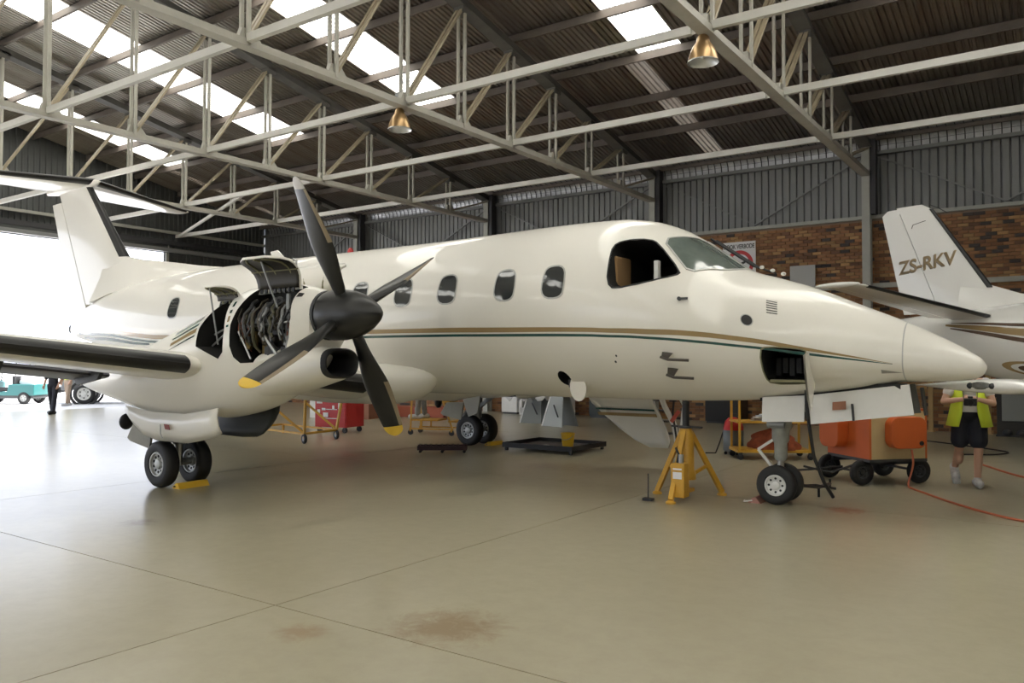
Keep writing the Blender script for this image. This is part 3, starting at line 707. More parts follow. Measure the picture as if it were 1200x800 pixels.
def propeller(yc, zc, xp):
    sp = MB(); sp.lathe([(.275, 0), (.285, .04), (.287, .2), (.27, .33), (.235, .46), (.18, .58), (.11, .69), (.05, .755), (.001, .775)], (xp - .27, yc, zc), (1, 0, 0), 36)
    so = sp.build('spinner', PROPM, AC, 40)
    for k in range(4):
        th = math.radians(BLADE_ANG) + k * PI / 2; rd = V((0, math.sin(th), math.cos(th))); tg = V((0, math.cos(th), -math.sin(th))); fwd = V((1, 0, 0))
        def ring(r):
            t = (r - .22) / 1.38
            u_ = min(1, t / .5); ch = .15 + .23 * u_ * u_ * (3 - 2 * u_); w_ = max(0, (t - .4) / .6); ch -= .16 * w_ * w_ * (1.6 - .6 * w_)
            if t > .93: ch *= math.sqrt(max(.02, 1 - ((t - .93) / .072) ** 2))
            tk_ = .11 * (1 - t) ** 2 + .022 if t < .4 else .062 - .042 * (t - .4) / .6
            be = math.radians(82 + 27 * t)
            cd_ = tg * math.cos(be) + fwd * math.sin(be); nn = rd.cross(cd_)
            c0 = V((xp, yc, zc)) + rd * r
            if t < .06: ch = .12
            return [c0 + cd_ * (ch * (.5 * math.cos(2 * PI * j / 16) + .04)) + nn * (tk_ * .5 * math.sin(2 * PI * j / 16)) for j in range(16)]
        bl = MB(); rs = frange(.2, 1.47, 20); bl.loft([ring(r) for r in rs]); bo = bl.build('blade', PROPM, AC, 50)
        le_ = MB(); lr = []
        for r in frange(.86, 1.465, 9):
            g = ring(r); cc = V((xp, yc, zc)) + rd * r; lr.append([cc + (g[j % 16] - cc) * 1.012 for j in (-2, -1, 0, 1, 2)])
        le_.loft(lr, cap=False, closed=False).build('leading_edge_strip', mat('blade_edge_tan', (.27, .215, .14), .45), bo, 50)
        tp = MB(); tp.loft([ring(r) for r in (1.47, 1.5, 1.53, 1.56, 1.58, 1.595, 1.6)]); tp.build('blade_tip', (mat('pale_tip', (.5, .47, .44), .5), PROPM, YTIP, YTIP)[k], bo, 50)  # first blade tip pale grey, second black, the others yellow
def nacelle(yc, opened):
    s = -1 if yc < 0 else 1
    N = Body(NST, 2.3, yc)
    xs2 = frange(-6.2, -6.9, 14) + frange(-7.0, -11.45, 40)
    first = [[V((-6.19, yc, 2.12)) + (p - V((-6.2, yc, 2.12))) * .93 for p in N.ring(-6.2, 64)]]
    nac = MB().loft(first + [N.ring(x, 64) for x in xs2]).build('nacelle', [WHITE, DARK], AC, 35)
    cuts = []
    if opened:
        fr = [(-7.26, 2.08), (-7.25, 1.83), (-7.19, 1.70), (-7.09, 1.63), (-6.87, 1.64), (-6.64, 1.70), (-6.47, 1.79), (-6.42, 1.92), (-6.40, 2.14), (-6.42, 2.34), (-6.42, 2.6), (-7.0, 2.62), (-7.12, 2.45), (-7.21, 2.26)]
        rr = [(-7.88, 2.06), (-7.87, 1.83), (-7.45, 1.68), (-7.37, 1.76), (-7.36, 2.03), (-7.40, 2.25), (-7.46, 2.62), (-7.62, 2.62), (-7.78, 2.3)]
        for pl in (fr, rr):
            for y0, y1 in ((yc - 1.0, yc - .10), (yc + .22, yc + 1.0)):
                cuts.append(cutter([V((x, y0, z)) for x, z in pl], V((0, 0, 0)), V((0, y1 - y0, 0))))
    # front face hollow behind the spinner, wheel bay
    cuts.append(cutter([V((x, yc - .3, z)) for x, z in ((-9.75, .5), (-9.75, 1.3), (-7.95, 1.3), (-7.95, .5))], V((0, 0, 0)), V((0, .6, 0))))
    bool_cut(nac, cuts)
    # chin air intake
    rg = []
    def oval(x, zc, hw, hh, n=32): return [V((x, yc + hw * math.copysign(abs(math.cos(2 * PI * j / n)) ** .75, math.cos(2 * PI * j / n)), zc + hh * math.copysign(abs(math.sin(2 * PI * j / n)) ** .75, math.sin(2 * PI * j / n)))) for j in range(n)]
    MB().loft([oval(-6.02, 1.63, .255, .165), oval(-6.1, 1.62, .285, .19), oval(-6.3, 1.61, .32, .23), oval(-6.6, 1.58, .40, .27), oval(-7.0, 1.5, .44, .28)], cap=False).build('intake_cowl', WHITE, AC, 50)
    MB().loft([oval(-6.06, 1.63, .262, .172), oval(-5.985, 1.63, .262, .172), oval(-5.965, 1.63, .245, .155), oval(-5.99, 1.63, .215, .13), oval(-6.2, 1.62, .19, .115), oval(-6.7, 1.6, .16, .1)], cap=False).build('intake_lip', BLACK, AC, 50)
    MB().loft([oval(-6.69, 1.6, .17, .11), oval(-6.7, 1.6, .17, .11)]).build('intake_duct', DARK, AC)
    # oval cheek vent
    b = MB(); b.prism([N.pt(-6.40, a_, .003) for a_ in ((128, 138) if s < 0 else (52, 42))] + [N.pt(-6.34, a_, .003) for a_ in ((136, 127) if s < 0 else (44, 53))], (0, s * .004, .002)); b.build('cheek_vent', BLACK, AC)
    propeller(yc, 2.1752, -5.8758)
    MB().lathe([(.285, 0), (.28, .04)], (-6.20, yc, 2.1752), (1, 0, 0), 32).build('spinner_backplate', DGREY, AC)
    return N, nac
NR, nacR = nacelle(-3.29, True)
NL, nacL = nacelle(3.29, False)
# stripes on the side of the nacelle
def nstripe(rows, m):
    rings = [[], []]
    for x, a0, a1 in rows: rings[0].append(NR.pt(x, a0, .003)); rings[1].append(NR.pt(x, a1, .003))
    MB().loft(rings, cap=False, closed=False).build('nacelle_stripe', m, nacR, 60)
for (a0, a1, m) in ((132, 139, GREEN), (143, 147, GREEN), (150, 156, GOLD), (159, 161, GREEN)):
    nstripe([(-7.93, a0, a1), (-8.1, a0 + 1, a1 + 1), (-8.3, a0 + 4, a1 + 3), (-8.45, a0 + 6, a1 + 4.5)], m)
    nstripe([(-7.29, a0 + 4, a1 + 4), (-7.33, a0 + 4, a1 + 4)], m)
# ---- open cowl panels
def cowl(name, x0, x1, h, mid, e, x0e, x1e, rod):
    arc = yzarc(h, mid, e); n = len(arc); rings = []
    cut = []
    for k, (y_, z_) in enumerate(arc):
        t = k / (n - 1); w = 1 - .55 * max(0, (t - .6) / .4) ** 3
        cx = (x0 + x1) / 2 + ((x0e + x1e) / 2 - (x0 + x1) / 2) * t; hwid = (abs(x1 - x0) / 2 * (1 - t) + abs(x1e - x0e) / 2 * t) * w
        rings.append([V((cx - hwid + 2 * hwid * i / 12, y_, z_)) for i in range(13)])
    b = MB(); b.loft(rings, cap=False, closed=False)
    o = b.build(name, [WHITE, mat('cowl_inside', (.035, .03, .022), .5, .3, var=.4, vscale=5)], AC, 50)
    sd = o.modifiers.new('skin', 'SOLIDIFY'); sd.thickness = .03; sd.material_offset = 1; sd.material_offset_rim = 0; sd.offset = -1
    ribs = MB()
    for f in (.2, .5, .8):
        pth = [r[int(round(f * 12))] + V((0, 0, -.035)) for r in rings]; ribs.tube(pth, .014, 6)
    pth = rings[n // 2]; ribs.tube([p + V((0, 0, -.035)) for p in pth], .012, 6)
    ribs.build('stiffener', PRIMER, o, 40)
    if rod:
        MB().tube(rod, .011, 6).build('stay_rod', GREYM, AC)
    return o
cowl('cowl_panel', -7.12, -6.40, (-3.52, 2.49), (-3.60, 2.73), (-3.88, 2.83), -7.22, -6.34, [(-6.75, -3.8, 2.78), (-6.58, -3.70, 2.25)])
cowl('cowl_panel', -7.76, -7.36, (-3.62, 2.38), (-3.68, 2.50), (-3.90, 2.55), -7.78, -7.34, [(-7.62, -3.86, 2.52), (-7.5, -3.82, 1.85)])
cowl('cowl_panel', -6.42, -7.2, (-3.06, 2.49), (-3.0, 2.74), (-2.72, 2.86), -6.3, -7.9, None)
# ladder-like hinge beam along the top of the bay
b = MB(); b.bar((-7.2, -3.52, 2.46), (-6.42, -3.50, 2.50), .05, .05)
b.build('hinge_beam', INNERW, AC)
for k in range(9): MB().box(-7.15 + .08 * k, -7.11 + .08 * k, -3.56, -3.545, 2.445, 2.49).build('hinge_lug', BLACK, AC)
for xk, yk, zk in ((-7.7, -2.75, 2.85), (-7.4, -2.75, 2.85), (-6.9, -2.75, 2.86)):
    b = MB(); b.tube([(xk, yk, zk), (xk, yk, zk + .1), (xk - .05, yk, zk + .12), (xk - .07, yk, zk + .08)], .015, 6); b.build('cowl_latch', STEEL, AC)
# ---- engine in the open bay
eng = MB(); eng.lathe([(.10, 0), (.2, .05), (.24, .25), (.21, .5), (.25, .62), (.25, .8), (.18, .9), (.2, 1.3), (.14, 1.45)], (-6.42, -3.34, 2.1), (-1, 0, 0), 24); eng.build('engine', ENGINE, AC, 40)
re = random.Random(11)
for k in range(34):
    x0 = -6.46 - .0235 * k; r = .25 + re.uniform(-.02, .05); a0 = re.uniform(1.9, 2.6); a1 = a0 + re.uniform(.8, 1.7)
    pth = [(x0 + re.uniform(-.04, .04), -3.36 + (x0 + 6.46) * .13 + r * 1.1 * math.cos(a0 + (a1 - a0) * t / 6) , 2.05 + r * 1.2 * math.sin(a0 + (a1 - a0) * t / 6)) for t in range(7)]
    MB().tube(pth, re.choice((.008, .011, .015, .022)), 7).build('engine_pipe', re.choice((GREYM, DGREY, ENGINE, ENGINE, mat('primer_dark', (.07, .065, .035), .6), DGREY, DGREY, DGREY, mat('hose_rust', (.16, .045, .02), .5))), AC, 40)
for k in range(30):
    c = V((-6.48 - .0235 * k, -3.5 - .003 * k + re.uniform(-.08, .06), re.uniform(1.72, 2.3))); s_ = re.uniform(.025, .055)
    b = MB(); b.box(c.x - s_, c.x + s_, c.y - s_, c.y + s_, c.z - s_ * 1.3, c.z + s_ * 1.3) if k % 2 else b.cyl(c + V((0, 0, -.09)), c + V((0, 0, .09)), s_ * .8, n=12)
    b.build('engine_accessory', re.choice((STEEL, GREYM, mat('gold_fitting', (.2, .14, .05), .4, .6), DGREY, DGREY, ENGINE)), AC, bevel=.006)
for p, q, r, m in (((-7.22, -3.72, 2.04), (-6.44, -3.62, 2.10), .016, STEEL), ((-7.2, -3.76, 2.0), (-7.02, -3.72, 1.68), .014, STEEL), ((-6.56, -3.56, 2.42), (-6.55, -3.58, 1.75), .028, GREYM), ((-6.86, -3.66, 1.95), (-6.62, -3.66, 1.71), .022, STEEL), ((-7.85, -3.62, 1.98), (-7.4, -3.7, 2.08), .012, GREYM), ((-7.84, -3.66, 1.84), (-7.4, -3.72, 2.04), .012, GREYM), ((-7.1, -3.55, 2.1), (-6.7, -3.58, 2.35), .03, DGREY)):
    MB().cyl(p, q, r, n=10, m=0).build('engine_strut', m, AC, 40)
b = MB(); b.ell((-6.85, -3.5, 2.28), (.17, .06, .11), rot=Matrix.Rotation(-.5, 3, 'Y')); b.build('oil_cooler_duct', DGREY, AC, 50)
# ---- main landing gear
def main_gear(yc):
    for dy in (-.24, .24): wheel(AC, (-9.096, yc + dy, .305), .305, .19, .165, RIM, holes=10)
    b = MB(); b.cyl((-9.096, yc - .2, .305), (-9.096, yc + .2, .305), .05, n=14); b.build('axle', GREYM, AC, 40)
    b = MB(); b.tube([(-9.096, yc, .26), (-9.09, yc, .62)], .055, 14); b.build('oleo_piston', STEEL, AC, 40)
    b = MB(); b.tube([(-9.09, yc, .55), (-9.05, yc, 1.25)], .085, 16); b.build('gear_leg', GREYM, AC, 40)
    b = MB(); b.bar((-9.25, yc - .03, .36), (-9.42, yc, .58), .12, .04); b.bar((-9.42, yc, .58), (-9.2, yc, .78), .1, .04); b.build('torque_link', GREYM, AC)
    b = MB(); b.bar((-9.05, yc, .75), (-8.3, yc, 1.25), .07, .07); b.build('drag_brace', GREYM, AC)
    for s in (-1, 1) if yc < 0 else ():
        # long side doors of the wheel bay, bowed like the nacelle
        N = NR if yc < 0 else NL; outer = s * yc > 0; rings = []
        st = ((-7.64, .19), (-7.8, .22), (-8.3, .24), (-9.0, .24), (-9.3, .2), (-9.55, .1), (-9.64, .02)) if outer else ((-7.55, .16), (-7.7, .24), (-8.0, .24), (-8.3, .22), (-8.8, .2), (-9.2, .1))
        for x, d in st:
            zb = N.prof(x)[1] + .10; r = []
            for t in (0, .35, .7, 1): r.append((x - (.14 * t if (not outer and x > -7.9) else -.03 * t), yc + s * (.42 + .04 * math.sin(PI * t) - .03 * t), zb - (.12 + d) * t))
            rings.append(r)
        o = MB().loft(rings, cap=False, closed=False).build('gear_door', WHITE if (outer or yc > 0) else mat('door_inner_dark', (.05, .055, .05), .45), AC, 50)
        sd = o.modifiers.new('skin', 'SOLIDIFY'); sd.thickness = .025; sd.offset = 0
        if s < 0 and yc < 0:
            b = MB(); b.prism([(-8.68, yc - .475, .86), (-8.57, yc - .475, .855), (-8.54, yc - .475, .79), (-8.65, yc - .475, .795)], (0, -.004, 0)); b.build('door_placard', mat('placard_red', (.28, .05, .03), .6), o)
            b = MB(); b.tube([(-8.76, yc - .475, .85), (-8.73, yc - .49, .74), (-8.7, yc - .48, .68)], .008, 6); b.build('door_rod', STEEL, o)
    # small doors on the leg and the light under the nacelle tail
    if yc > 0: MB().prism([(-8.75, yc - .33, .98), (-9.2, yc - .33, .96), (-9.02, yc - .36, .58), (-8.8, yc - .36, .66)], (0, -.03, 0)).build('leg_door', mat('leg_door_pale', (.42, .42, .38), .5), AC)
    b = MB(); b.prism([(-9.2, yc - .28, .86), (-9.62, yc - .3, .84), (-9.78, yc - .3, .62), (-9.72, yc - .3, .58), (-9.25, yc - .3, .5)], (0, -.03, 0)); b.build('leg_door', mat('leg_door_grey', (.34, .33, .27), .5, var=.3), AC)
    b = MB(); b.ell((-9.86, yc - .3, .83), (.06, .1, .11)); b.build('gear_light', BLACK, AC, 50)
main_gear(-3.29); main_gear(3.29)
# ---- nose landing gear
for dy in (-.14, .14): wheel(AC, (-2.09, dy, .228), .228, .15, .125, RIMW, holes=8)
b = MB(); b.cyl((-2.09, -.13, .228), (-2.09, .13, .228), .035, n=12); b.build('axle', GREYM, AC, 40)
b = MB(); b.tube([(-2.09, 0, .2), (-2.08, 0, .55)], .04, 14); b.build('oleo_piston', STEEL, AC, 40)
b = MB(); b.lathe([(.055, .5), (.075, .53), (.075, .7), (.1, .74), (.1, .86), (.13, .9), (.13, 1.0), (.08, 1.05), (.08, 1.3)], (-2.08, 0, 0), (0, 0, 1), 18); b.build('gear_leg', mat('gear_grey', (.36, .37, .34), .5, var=.3, vscale=8), AC, 40)
b = MB(); b.bar((-2.16, -.03, .74), (-2.33, -.05, .62), .06, .03); b.bar((-2.33, -.05, .62), (-2.16, -.02, .40), .06, .03); b.build('torque_link', RIMW, AC)
b = MB(); b.cyl((-2.2, -.1, .93), (-2.0, -.1, .93), .05, n=12); b.cyl((-2.2, .1, .93), (-2.0, .1, .93), .05, n=12); b.build('steering_jack', GREYM, AC, 40)
b = MB(); b.bar((-2.05, 0, .95), (-1.5, 0, 1.3), .05, .05); b.build('drag_brace', GREYM, AC)
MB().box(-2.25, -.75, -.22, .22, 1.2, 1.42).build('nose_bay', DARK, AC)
for s in (-1, 1):
    y0 = s * .27
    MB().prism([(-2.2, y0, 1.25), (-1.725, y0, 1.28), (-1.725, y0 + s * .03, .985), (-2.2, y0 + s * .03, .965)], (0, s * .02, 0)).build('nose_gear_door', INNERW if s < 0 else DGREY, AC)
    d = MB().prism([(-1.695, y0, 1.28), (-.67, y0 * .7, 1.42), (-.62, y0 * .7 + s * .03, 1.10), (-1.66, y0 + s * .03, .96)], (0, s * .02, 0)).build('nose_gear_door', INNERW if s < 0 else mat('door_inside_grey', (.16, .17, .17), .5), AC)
    if s < 0:
        MB().prism([(-1.42, y0 - .045, 1.215), (-1.28, y0 - .04, 1.23), (-1.28, y0 - .045, 1.14), (-1.42, y0 - .05, 1.125)], (0, -.004, 0)).build('placard', mat('placard_brown', (.32, .14, .08), .6), d)
        b = MB(); b.bar((-1.22, y0 - .03, 1.2), (-1.2, y0 - .06, 1.02), .035, .02); b.build('door_handle', BLACK, d)
b = MB(); b.bar((-.60, .16, 1.38), (-.56, .16, 1.08), .16, .02, (1, 0, 0)); b.build('door_edge_bracket', DGREY, AC)
# ---- airstair door hanging open on the far side
prof = [(1.13, 1.22), (1.3, 1.05), (1.5, .85), (1.66, .64), (1.76, .46), (1.8, .36)]
rings = []; xr = ((-5.35, -4.32), (-5.34, -4.32), (-5.22, -4.3), (-5.04, -4.28), (-4.82, -4.26), (-4.6, -4.3))
for (y_, z_), (xa, xb) in zip(prof, xr): rings.append([V((xa + (xb - xa) * i / 8, y_, z_)) for i in range(9)])
ad = MB().loft(rings, cap=False, closed=False).build('airstair_door', WHITE2, AC, 50)
sd = ad.modifiers.new('skin', 'SOLIDIFY'); sd.thickness = .06; sd.offset = 0
def door_pt(z, x):
    for (y0, z0), (y1, z1) in zip(prof, prof[1:]):
        if z1 <= z <= z0: t = (z0 - z) / (z0 - z1); return V((x, y0 + (y1 - y0) * t - .033, z - .03))
for z0, z1, m in ((.985, .955, GREEN), (.915, .865, GOLD)):
    MB().loft([[door_pt(z, x) for x in (-5.31, -4.8, -4.32)] for z in (z0, z1)], cap=False, closed=False).build('door_stripe', m, ad)
for k, (y_, z_) in enumerate(((1.38, 1.08), (1.52, .92), (1.66, .75), (1.78, .56))):
    b = MB(); b.box(-4.95, -4.25, y_, y_ + .2, z_, z_ + .02); b.build('step_tread', DGREY, ad)
b = MB(); b.tube([(-4.24, 1.3, 1.3), (-4.16, 1.6, 1.32), (-4.1, 1.9, 1.0), (-4.14, 1.86, .6)], .018, 8); b.build('handrail', INNERW, AC, 40)
b = MB(); b.tube([(-4.2, 1.18, 1.28), (-4.18, 1.4, 1.0), (-4.12, 1.6, .72), (-4.1, 1.66, .45)], .04, 8); b.build('door_edge_rail', INNERW, AC, 40)
b = MB(); b.tube([(-4.06, 1.5, 1.32), (-4.1, 1.5, .9), (-4.06, 1.55, .5), (-4.0, 1.55, .22)], .016, 8); b.build('support_cable', BLACK, AC, 40)
b = MB(); b.bar((-4.1, 1.45, .78), (-3.98, 1.45, .94), .03, .05); b.build('safety_flag', mat('flag_red', (.55, .10, .07), .7), AC)
# towing strap hanging from the nose bay to the floor
b = MB(); b.tube([(-1.7, -.33, 1.4), (-1.69, -.34, 1.2), (-1.67, -.32, .95), (-1.64, -.25, .6), (-1.57, -.1, .3), (-1.5, .02, .12)], .02, 6); b.build('nose_strap', BLACK, AC, 40)
# ================================================================== second aircraft, tail towards the open door
P2 = thing('parked_turboprop', 'white parked aircraft whose fin reads ZS-RKV, gold stripes', 'aircraft', (-1.5, 7.7, 0), math.radians(-20))
F2 = Body([(-1.15, 2.46, 2.28, .08, 2.38), (-.6, 2.52, 2.02, .24, 2.28), (.2, 2.6, 1.7, .42, 2.14), (1.2, 2.68, 1.38, .58, 2.04), (2.2, 2.74, 1.17, .70, 1.97), (3.6, 2.78, 1.05, .76, 1.92), (6.5, 2.78, 1.03, .78, 1.9), (7.6, 2.62, 1.05, .70, 1.82), (8.6, 2.2, 1.12, .5, 1.66), (9.5, 1.8, 1.3, .22, 1.55), (9.8, 1.6, 1.42, .06, 1.51)], 2.1)
f2 = MB().loft([F2.ring(x, 48) for x in frange(-1.15, 9.8, 60)]).build('fuselage', WHITE2, P2, 40)
def strip2(rows, m):
    for fl in (0, 1):
        rings = [[], [], []]
        X = [r[0] for r in rows]
        for x in frange(X[0], X[-1], 30):
            a0 = pchip(X, [r[1] for r in rows], x); a1 = pchip(X, [r[2] for r in rows], x)
            for k in range(3): a = a0 + (a1 - a0) * k / 2; rings[k].append(F2.pt(x, 180 - a if fl else a, .003))
        MB().loft(rings, cap=False, closed=False).build('side_stripe', m, f2, 60)
strip2([(.6, 149, 150), (1.0, 150, 153), (2.2, 155, 160), (8.5, 160, 166)], BROWN)
strip2([(.5, 152, 156), (1.0, 155, 163), (2.2, 163, 173), (8.5, 170, 182)], GOLD)
strip2([(.6, 160, 162), (1.1, 165, 170), (2.2, 176, 181), (8.5, 186, 190)], BROWN)
for sc, m in ((1.0, GOLD), (.72, WHITE2), (.5, BROWN)):
    patch(F2, [(2.05 + .55 * math.cos(t * PI / 12) * sc, 213 + 11 * math.sin(t * PI / 12) * sc) for t in range(24)], .003 + .002 * (1 - sc), 1, 3).build('swirl_emblem', m, f2, 60)
# fin
def fl2(z): return 1.16 - .68 * (z - 3.0)
def ft2(z): return -.61 - .215 * (z - 3.0)
zz = [2.45, 3.0, 3.6, 4.2, 4.6, 4.73]
def fs2(z): return ((fl2(z) - (.12 if z > 4.7 else 0), 0, z), (fl2(z) - ft2(z)) * (1 if z < 4.7 else .86), yd, .8 - .06 * (z - 2.5) - (.3 if z > 4.7 else 0))
surf([fs2(z) for z in zz], .11, 0, .62).build('fin', WHITE2, P2, 35)
surf([fs2(z) for z in (2.6, 3.0, 3.6, 4.2, 4.6, 4.70)], .11, .628, 1.0).build('rudder', WHITE2, P2, 35)
surf([fs2(z) for z in (3.02, 3.6, 4.2, 4.62)], .11, 0, .05, .006).build('fin_boot', BOOT, P2, 40)
rings = []
for x, zt, w in ((4.2, 2.76, .03), (3.0, 2.78, .05), (2.1, 2.80, .08), (1.6, 2.88, .1), (1.15, 3.05, .13), (.6, 3.3, .13)):
    zb = 2.5; rings.append([(x, -w * 1.6, zb), (x, -w, (zb + zt) / 2), (x, 0, zt), (x, w, (zb + zt) / 2), (x, w * 1.6, zb)])
MB().loft(rings).build('dorsal_fin', WHITE2, P2, 50)
for s in (-1, 1):
    sec2 = lambda y: ((1.38 - .2 * y - (.1 if y > 3.4 else 0), s * y, 2.42 + .145 * y), 1.12 - .13 * y - (.1 if y > 3.4 else 0), zd, .8)
    ys2 = [.2, 1.2, 2.4, 3.35, 3.5]
    surf([sec2(y) for y in ys2], .12, 0, .66).build('tailplane', WHITE2, P2, 35)
    surf([sec2(y) for y in (.5, 1.2, 2.4, 3.35)], .12, .67, 1.0).build('elevator', WHITE2, P2, 35)
    surf([sec2(y) for y in (.45, 1.2, 2.4, 3.3)], .12, 0, .06, .006).build('tailplane_boot', BOOT, P2, 40)
    # tip horn
    c = sec2(3.5)[0]; MB().ell((c[0] - .3, s * 3.5, c[2]), (.42, .07, .05), 16, 8).build('tailplane_tip', WHITE2, P2, 60)
    # wing with rounded tip and lamp lens
    ws2 = lambda y: ((5.35 - .14 * y, s * y, 1.14 + .041 * y), 2.1 - .135 * y, zd, 1.15 - .035 * y)
    surf([ws2(y) for y in (.4, 2, 4, 5.6, 6.35)], .14, 0, 1.0, 0, 24).build('wing', WHITE2, P2, 35)
    rings = []
    for y, k in ((6.35, 1), (6.45, .97), (6.53, .85), (6.58, .6), (6.6, .25)):
        le_, ch_, nd_, tk_ = ws2(6.35); rings.append(((le_[0] - ch_ * .02 * (1 - k), s * y, le_[2]), ch_ * (1 - .06 * (1 - k)), nd_, tk_ * k))
    surf(rings, .14, 0, 1.0, 0, 24).build('wing_tip', WHITE2, P2, 50)
    le_ = V((3.95, s * 6.565, 1.405)); MB().ell(le_, (.17, .045, .045), 16, 10).build('tip_lamp_lens', mat('lens_glass', (.22, .22, .20), .08, .2, .5, var=.6, vscale=14), P2, 60)
    for dx in (-.13, .13): MB().ell(le_ + V((dx * .85, s * .01, 0)), (.04, .04, .036), 12, 8).build('tip_lamp', mat('lamp_black', (.03, .03, .03), .2), P2, 60)
    # engine pod and main wheel (outside the picture)
    pod = MB(); pod.lathe([(.05, -1.5), (.3, -.9), (.38, -.2), (.36, .5), (.22, .8)], (5.0, s * 2.2, 1.45), (1, 0, 0), 24); pod.build('engine_pod', WHITE2, P2, 40)
    MB().cyl((4.3, s * 2.2, .3), (4.3, s * 2.2, 1.2), .05).build('gear_leg', GREYM, P2); wheel(P2, (4.3, s * 2.2, .28), .28, .2, .14, RIM, holes=6)
MB().cyl((8.3, 0, .2), (8.3, 0, 1.2), .045).build('gear_leg', GREYM, P2); wheel(P2, (8.3, 0, .2), .2, .14, .1, RIM, holes=6)
def text_mesh(s, size, m, depth=.002, bold=.018):
    c = bpy.data.curves.new('lettering', 'FONT'); c.body = s; c.size = size; c.extrude = depth; c.align_x = 'LEFT'; c.offset = bold * size
    o = bpy.data.objects.new('lettering', c); col.objects.link(o); dg = bpy.context.evaluated_depsgraph_get(); dg.update()
    me = bpy.data.meshes.new_from_object(o.evaluated_get(dg)); bpy.data.objects.remove(o); me.materials.clear(); me.materials.append(m); return me
def fit_text(name, s, size, m, parent, origin, ux, uz, width=None):
    me = text_mesh(s, size, m); w = max(v.co.x for v in me.vertices); k = width / w if width else 1
    o = bpy.data.objects.new(name, me); col.objects.link(o); o.parent = parent
    ux = V(ux).normalized(); uz = V(uz).normalized(); nn = ux.cross(uz).normalized()
    o.matrix_local = Matrix(((ux.x * k, uz.x, nn.x, origin[0]), (ux.y * k, uz.y, nn.y, origin[1]), (ux.z * k, uz.z, nn.z, origin[2]), (0, 0, 0, 1)))
    return o
REGG = mat('registration_gold', (.52, .39, .22), .35); REGS = mat('registration_shadow', (.30, .27, .24), .4)
def fin2_side(x, z):
    ch = fl2(z) - ft2(z); f = min(max((fl2(z) - x) / ch, .01), 1); return 5 * .11 * (.2969 * math.sqrt(f) - .126 * f - .3516 * f * f + .2843 * f ** 3 - .1036 * f ** 4) * ch * (.8 - .06 * (z - 2.5))
for m, dx, dz, lift in ((REGS, -.014, -.012, .003), (REGG, 0, 0, .006)):
    for side in (-1, 1):
        me = text_mesh('ZS-RKV', .36, m, .001); w = max(v.co.x for v in me.vertices)
        for v in me.vertices:
            lx = v.co.x / w * 1.13; x = (-.60 + dx + lx) if side < 0 else (.53 + dx - lx); z = 3.41 + dz + v.co.y + .10 * (x + .53)
            v.co = V((x, side * (fin2_side(x, z) + lift), z))
        inst('registration', me, P2)
b = MB(); b.bar((-.3, -fin2_side(-.3, 4.35), 4.35), (-.05, -fin2_side(-.05, 4.4), 4.40), .01, .012); b.bar((-.3, -fin2_side(-.3, 4.35), 4.35), (-.33, -fin2_side(-.33, 4.28), 4.28), .01, .012); b.build('rudder_gap', DGREY, P2)
b = MB(); b.tube([(.02, 0, 4.7), (.2, 0, 4.6), (.34, 0, 4.5)], .008, 5); b.build('wire_antenna', DGREY, P2)

# ================================================================== wall things
def part_box(name, m, parent, *a, bevel=0): return MB().box(*a).build(name, m, parent, bevel=bevel)
sg = thing('no_smoking_sign', 'white no smoking sign lettered ROOK VERBODE on the brick wall', 'sign', (-6.87, YB - .03, 4.5))
part_box('board', mat('sign_white', (.74, .74, .75), .4), sg, -.46, .46, 0, .015, -.62, .52)
fit_text('lettering', 'ROOK VERBODE', .17, mat('sign_black', (.02, .02, .02), .5), sg, (-.43, -.006, .33), (1, 0, 0), (0, 0, 1), .86)
SR = mat('sign_red', (.50, .02, .025), .45)
ring = [[(r * math.cos(2 * PI * j / 40), -y_, -.12 + r * math.sin(2 * PI * j / 40)) for j in range(40)] for r, y_ in ((.40, 0), (.40, .006), (.30, .006), (.30, 0))]
MB().loft(ring, cap=False).build('prohibition_ring', SR, sg)
b = MB(); b.bar((-.22, -.004, .10), (.22, -.004, -.34), .008, .09, (0, 1, 0)); b.v = [(x, y, z) for x, y, z in b.v]; MB().prism([(-.245, -.004, .07), (-.19, -.004, .125), (.245, -.004, -.31), (.19, -.004, -.365)], (0, -.004, 0)).build('prohibition_bar', SR, sg)
MB().prism([(-.2, -.001, -.16), (.16, -.001, -.02), (.18, -.001, -.08), (-.18, -.001, -.22)], (0, -.002, 0)).build('cigarette', mat('sign_black', (.02, .02, .02), .5), sg)
nb = MB().box(-5.47, -4.82, YB - .07, YB - .04, 3.67, 4.24).build('notice_board', mat('board_grey', (.42, .42, .41), .5)); tag(nb, 'plain grey notice board on the brick wall', 'notice board')
for (x0, lab) in ((-2.1, 'yellow timber post against the wall behind the orange cart'), (-.9, 'pale timber post against the wall to the right of the photographer')):
    o = thing('timber_post', lab, 'post', (x0, YB - .25, 0)); part_box('upright', WOOD, o, -.05, .05, -.05, .05, 0.03, 1.5); part_box('foot', WOOD, o, -.09, .09, -.09, .09, 0, .03)
cb = thing('storage_locker', 'dark open locker with a grey panel by the brick wall at far right', 'locker', (-.1, YB - .5, 0))
part_box('carcass', mat('locker_dark', (.035, .033, .03), .6), cb, -.6, .9, -.25, .3, .02, 1.7); part_box('grey_panel', mat('locker_grey', (.24, .25, .25), .5), cb, -.5, .1, -.29, -.26, .35, 1.5, bevel=.01)
part_box('plinth', DGREY, cb, -.62, .92, -.28, .3, 0, .03)
for k in range(4): MB().ell((-.4 + .28 * k, -.34, .09), (.1, .08, .08), 12, 8).build('stored_can', DGREY, cb, 60)
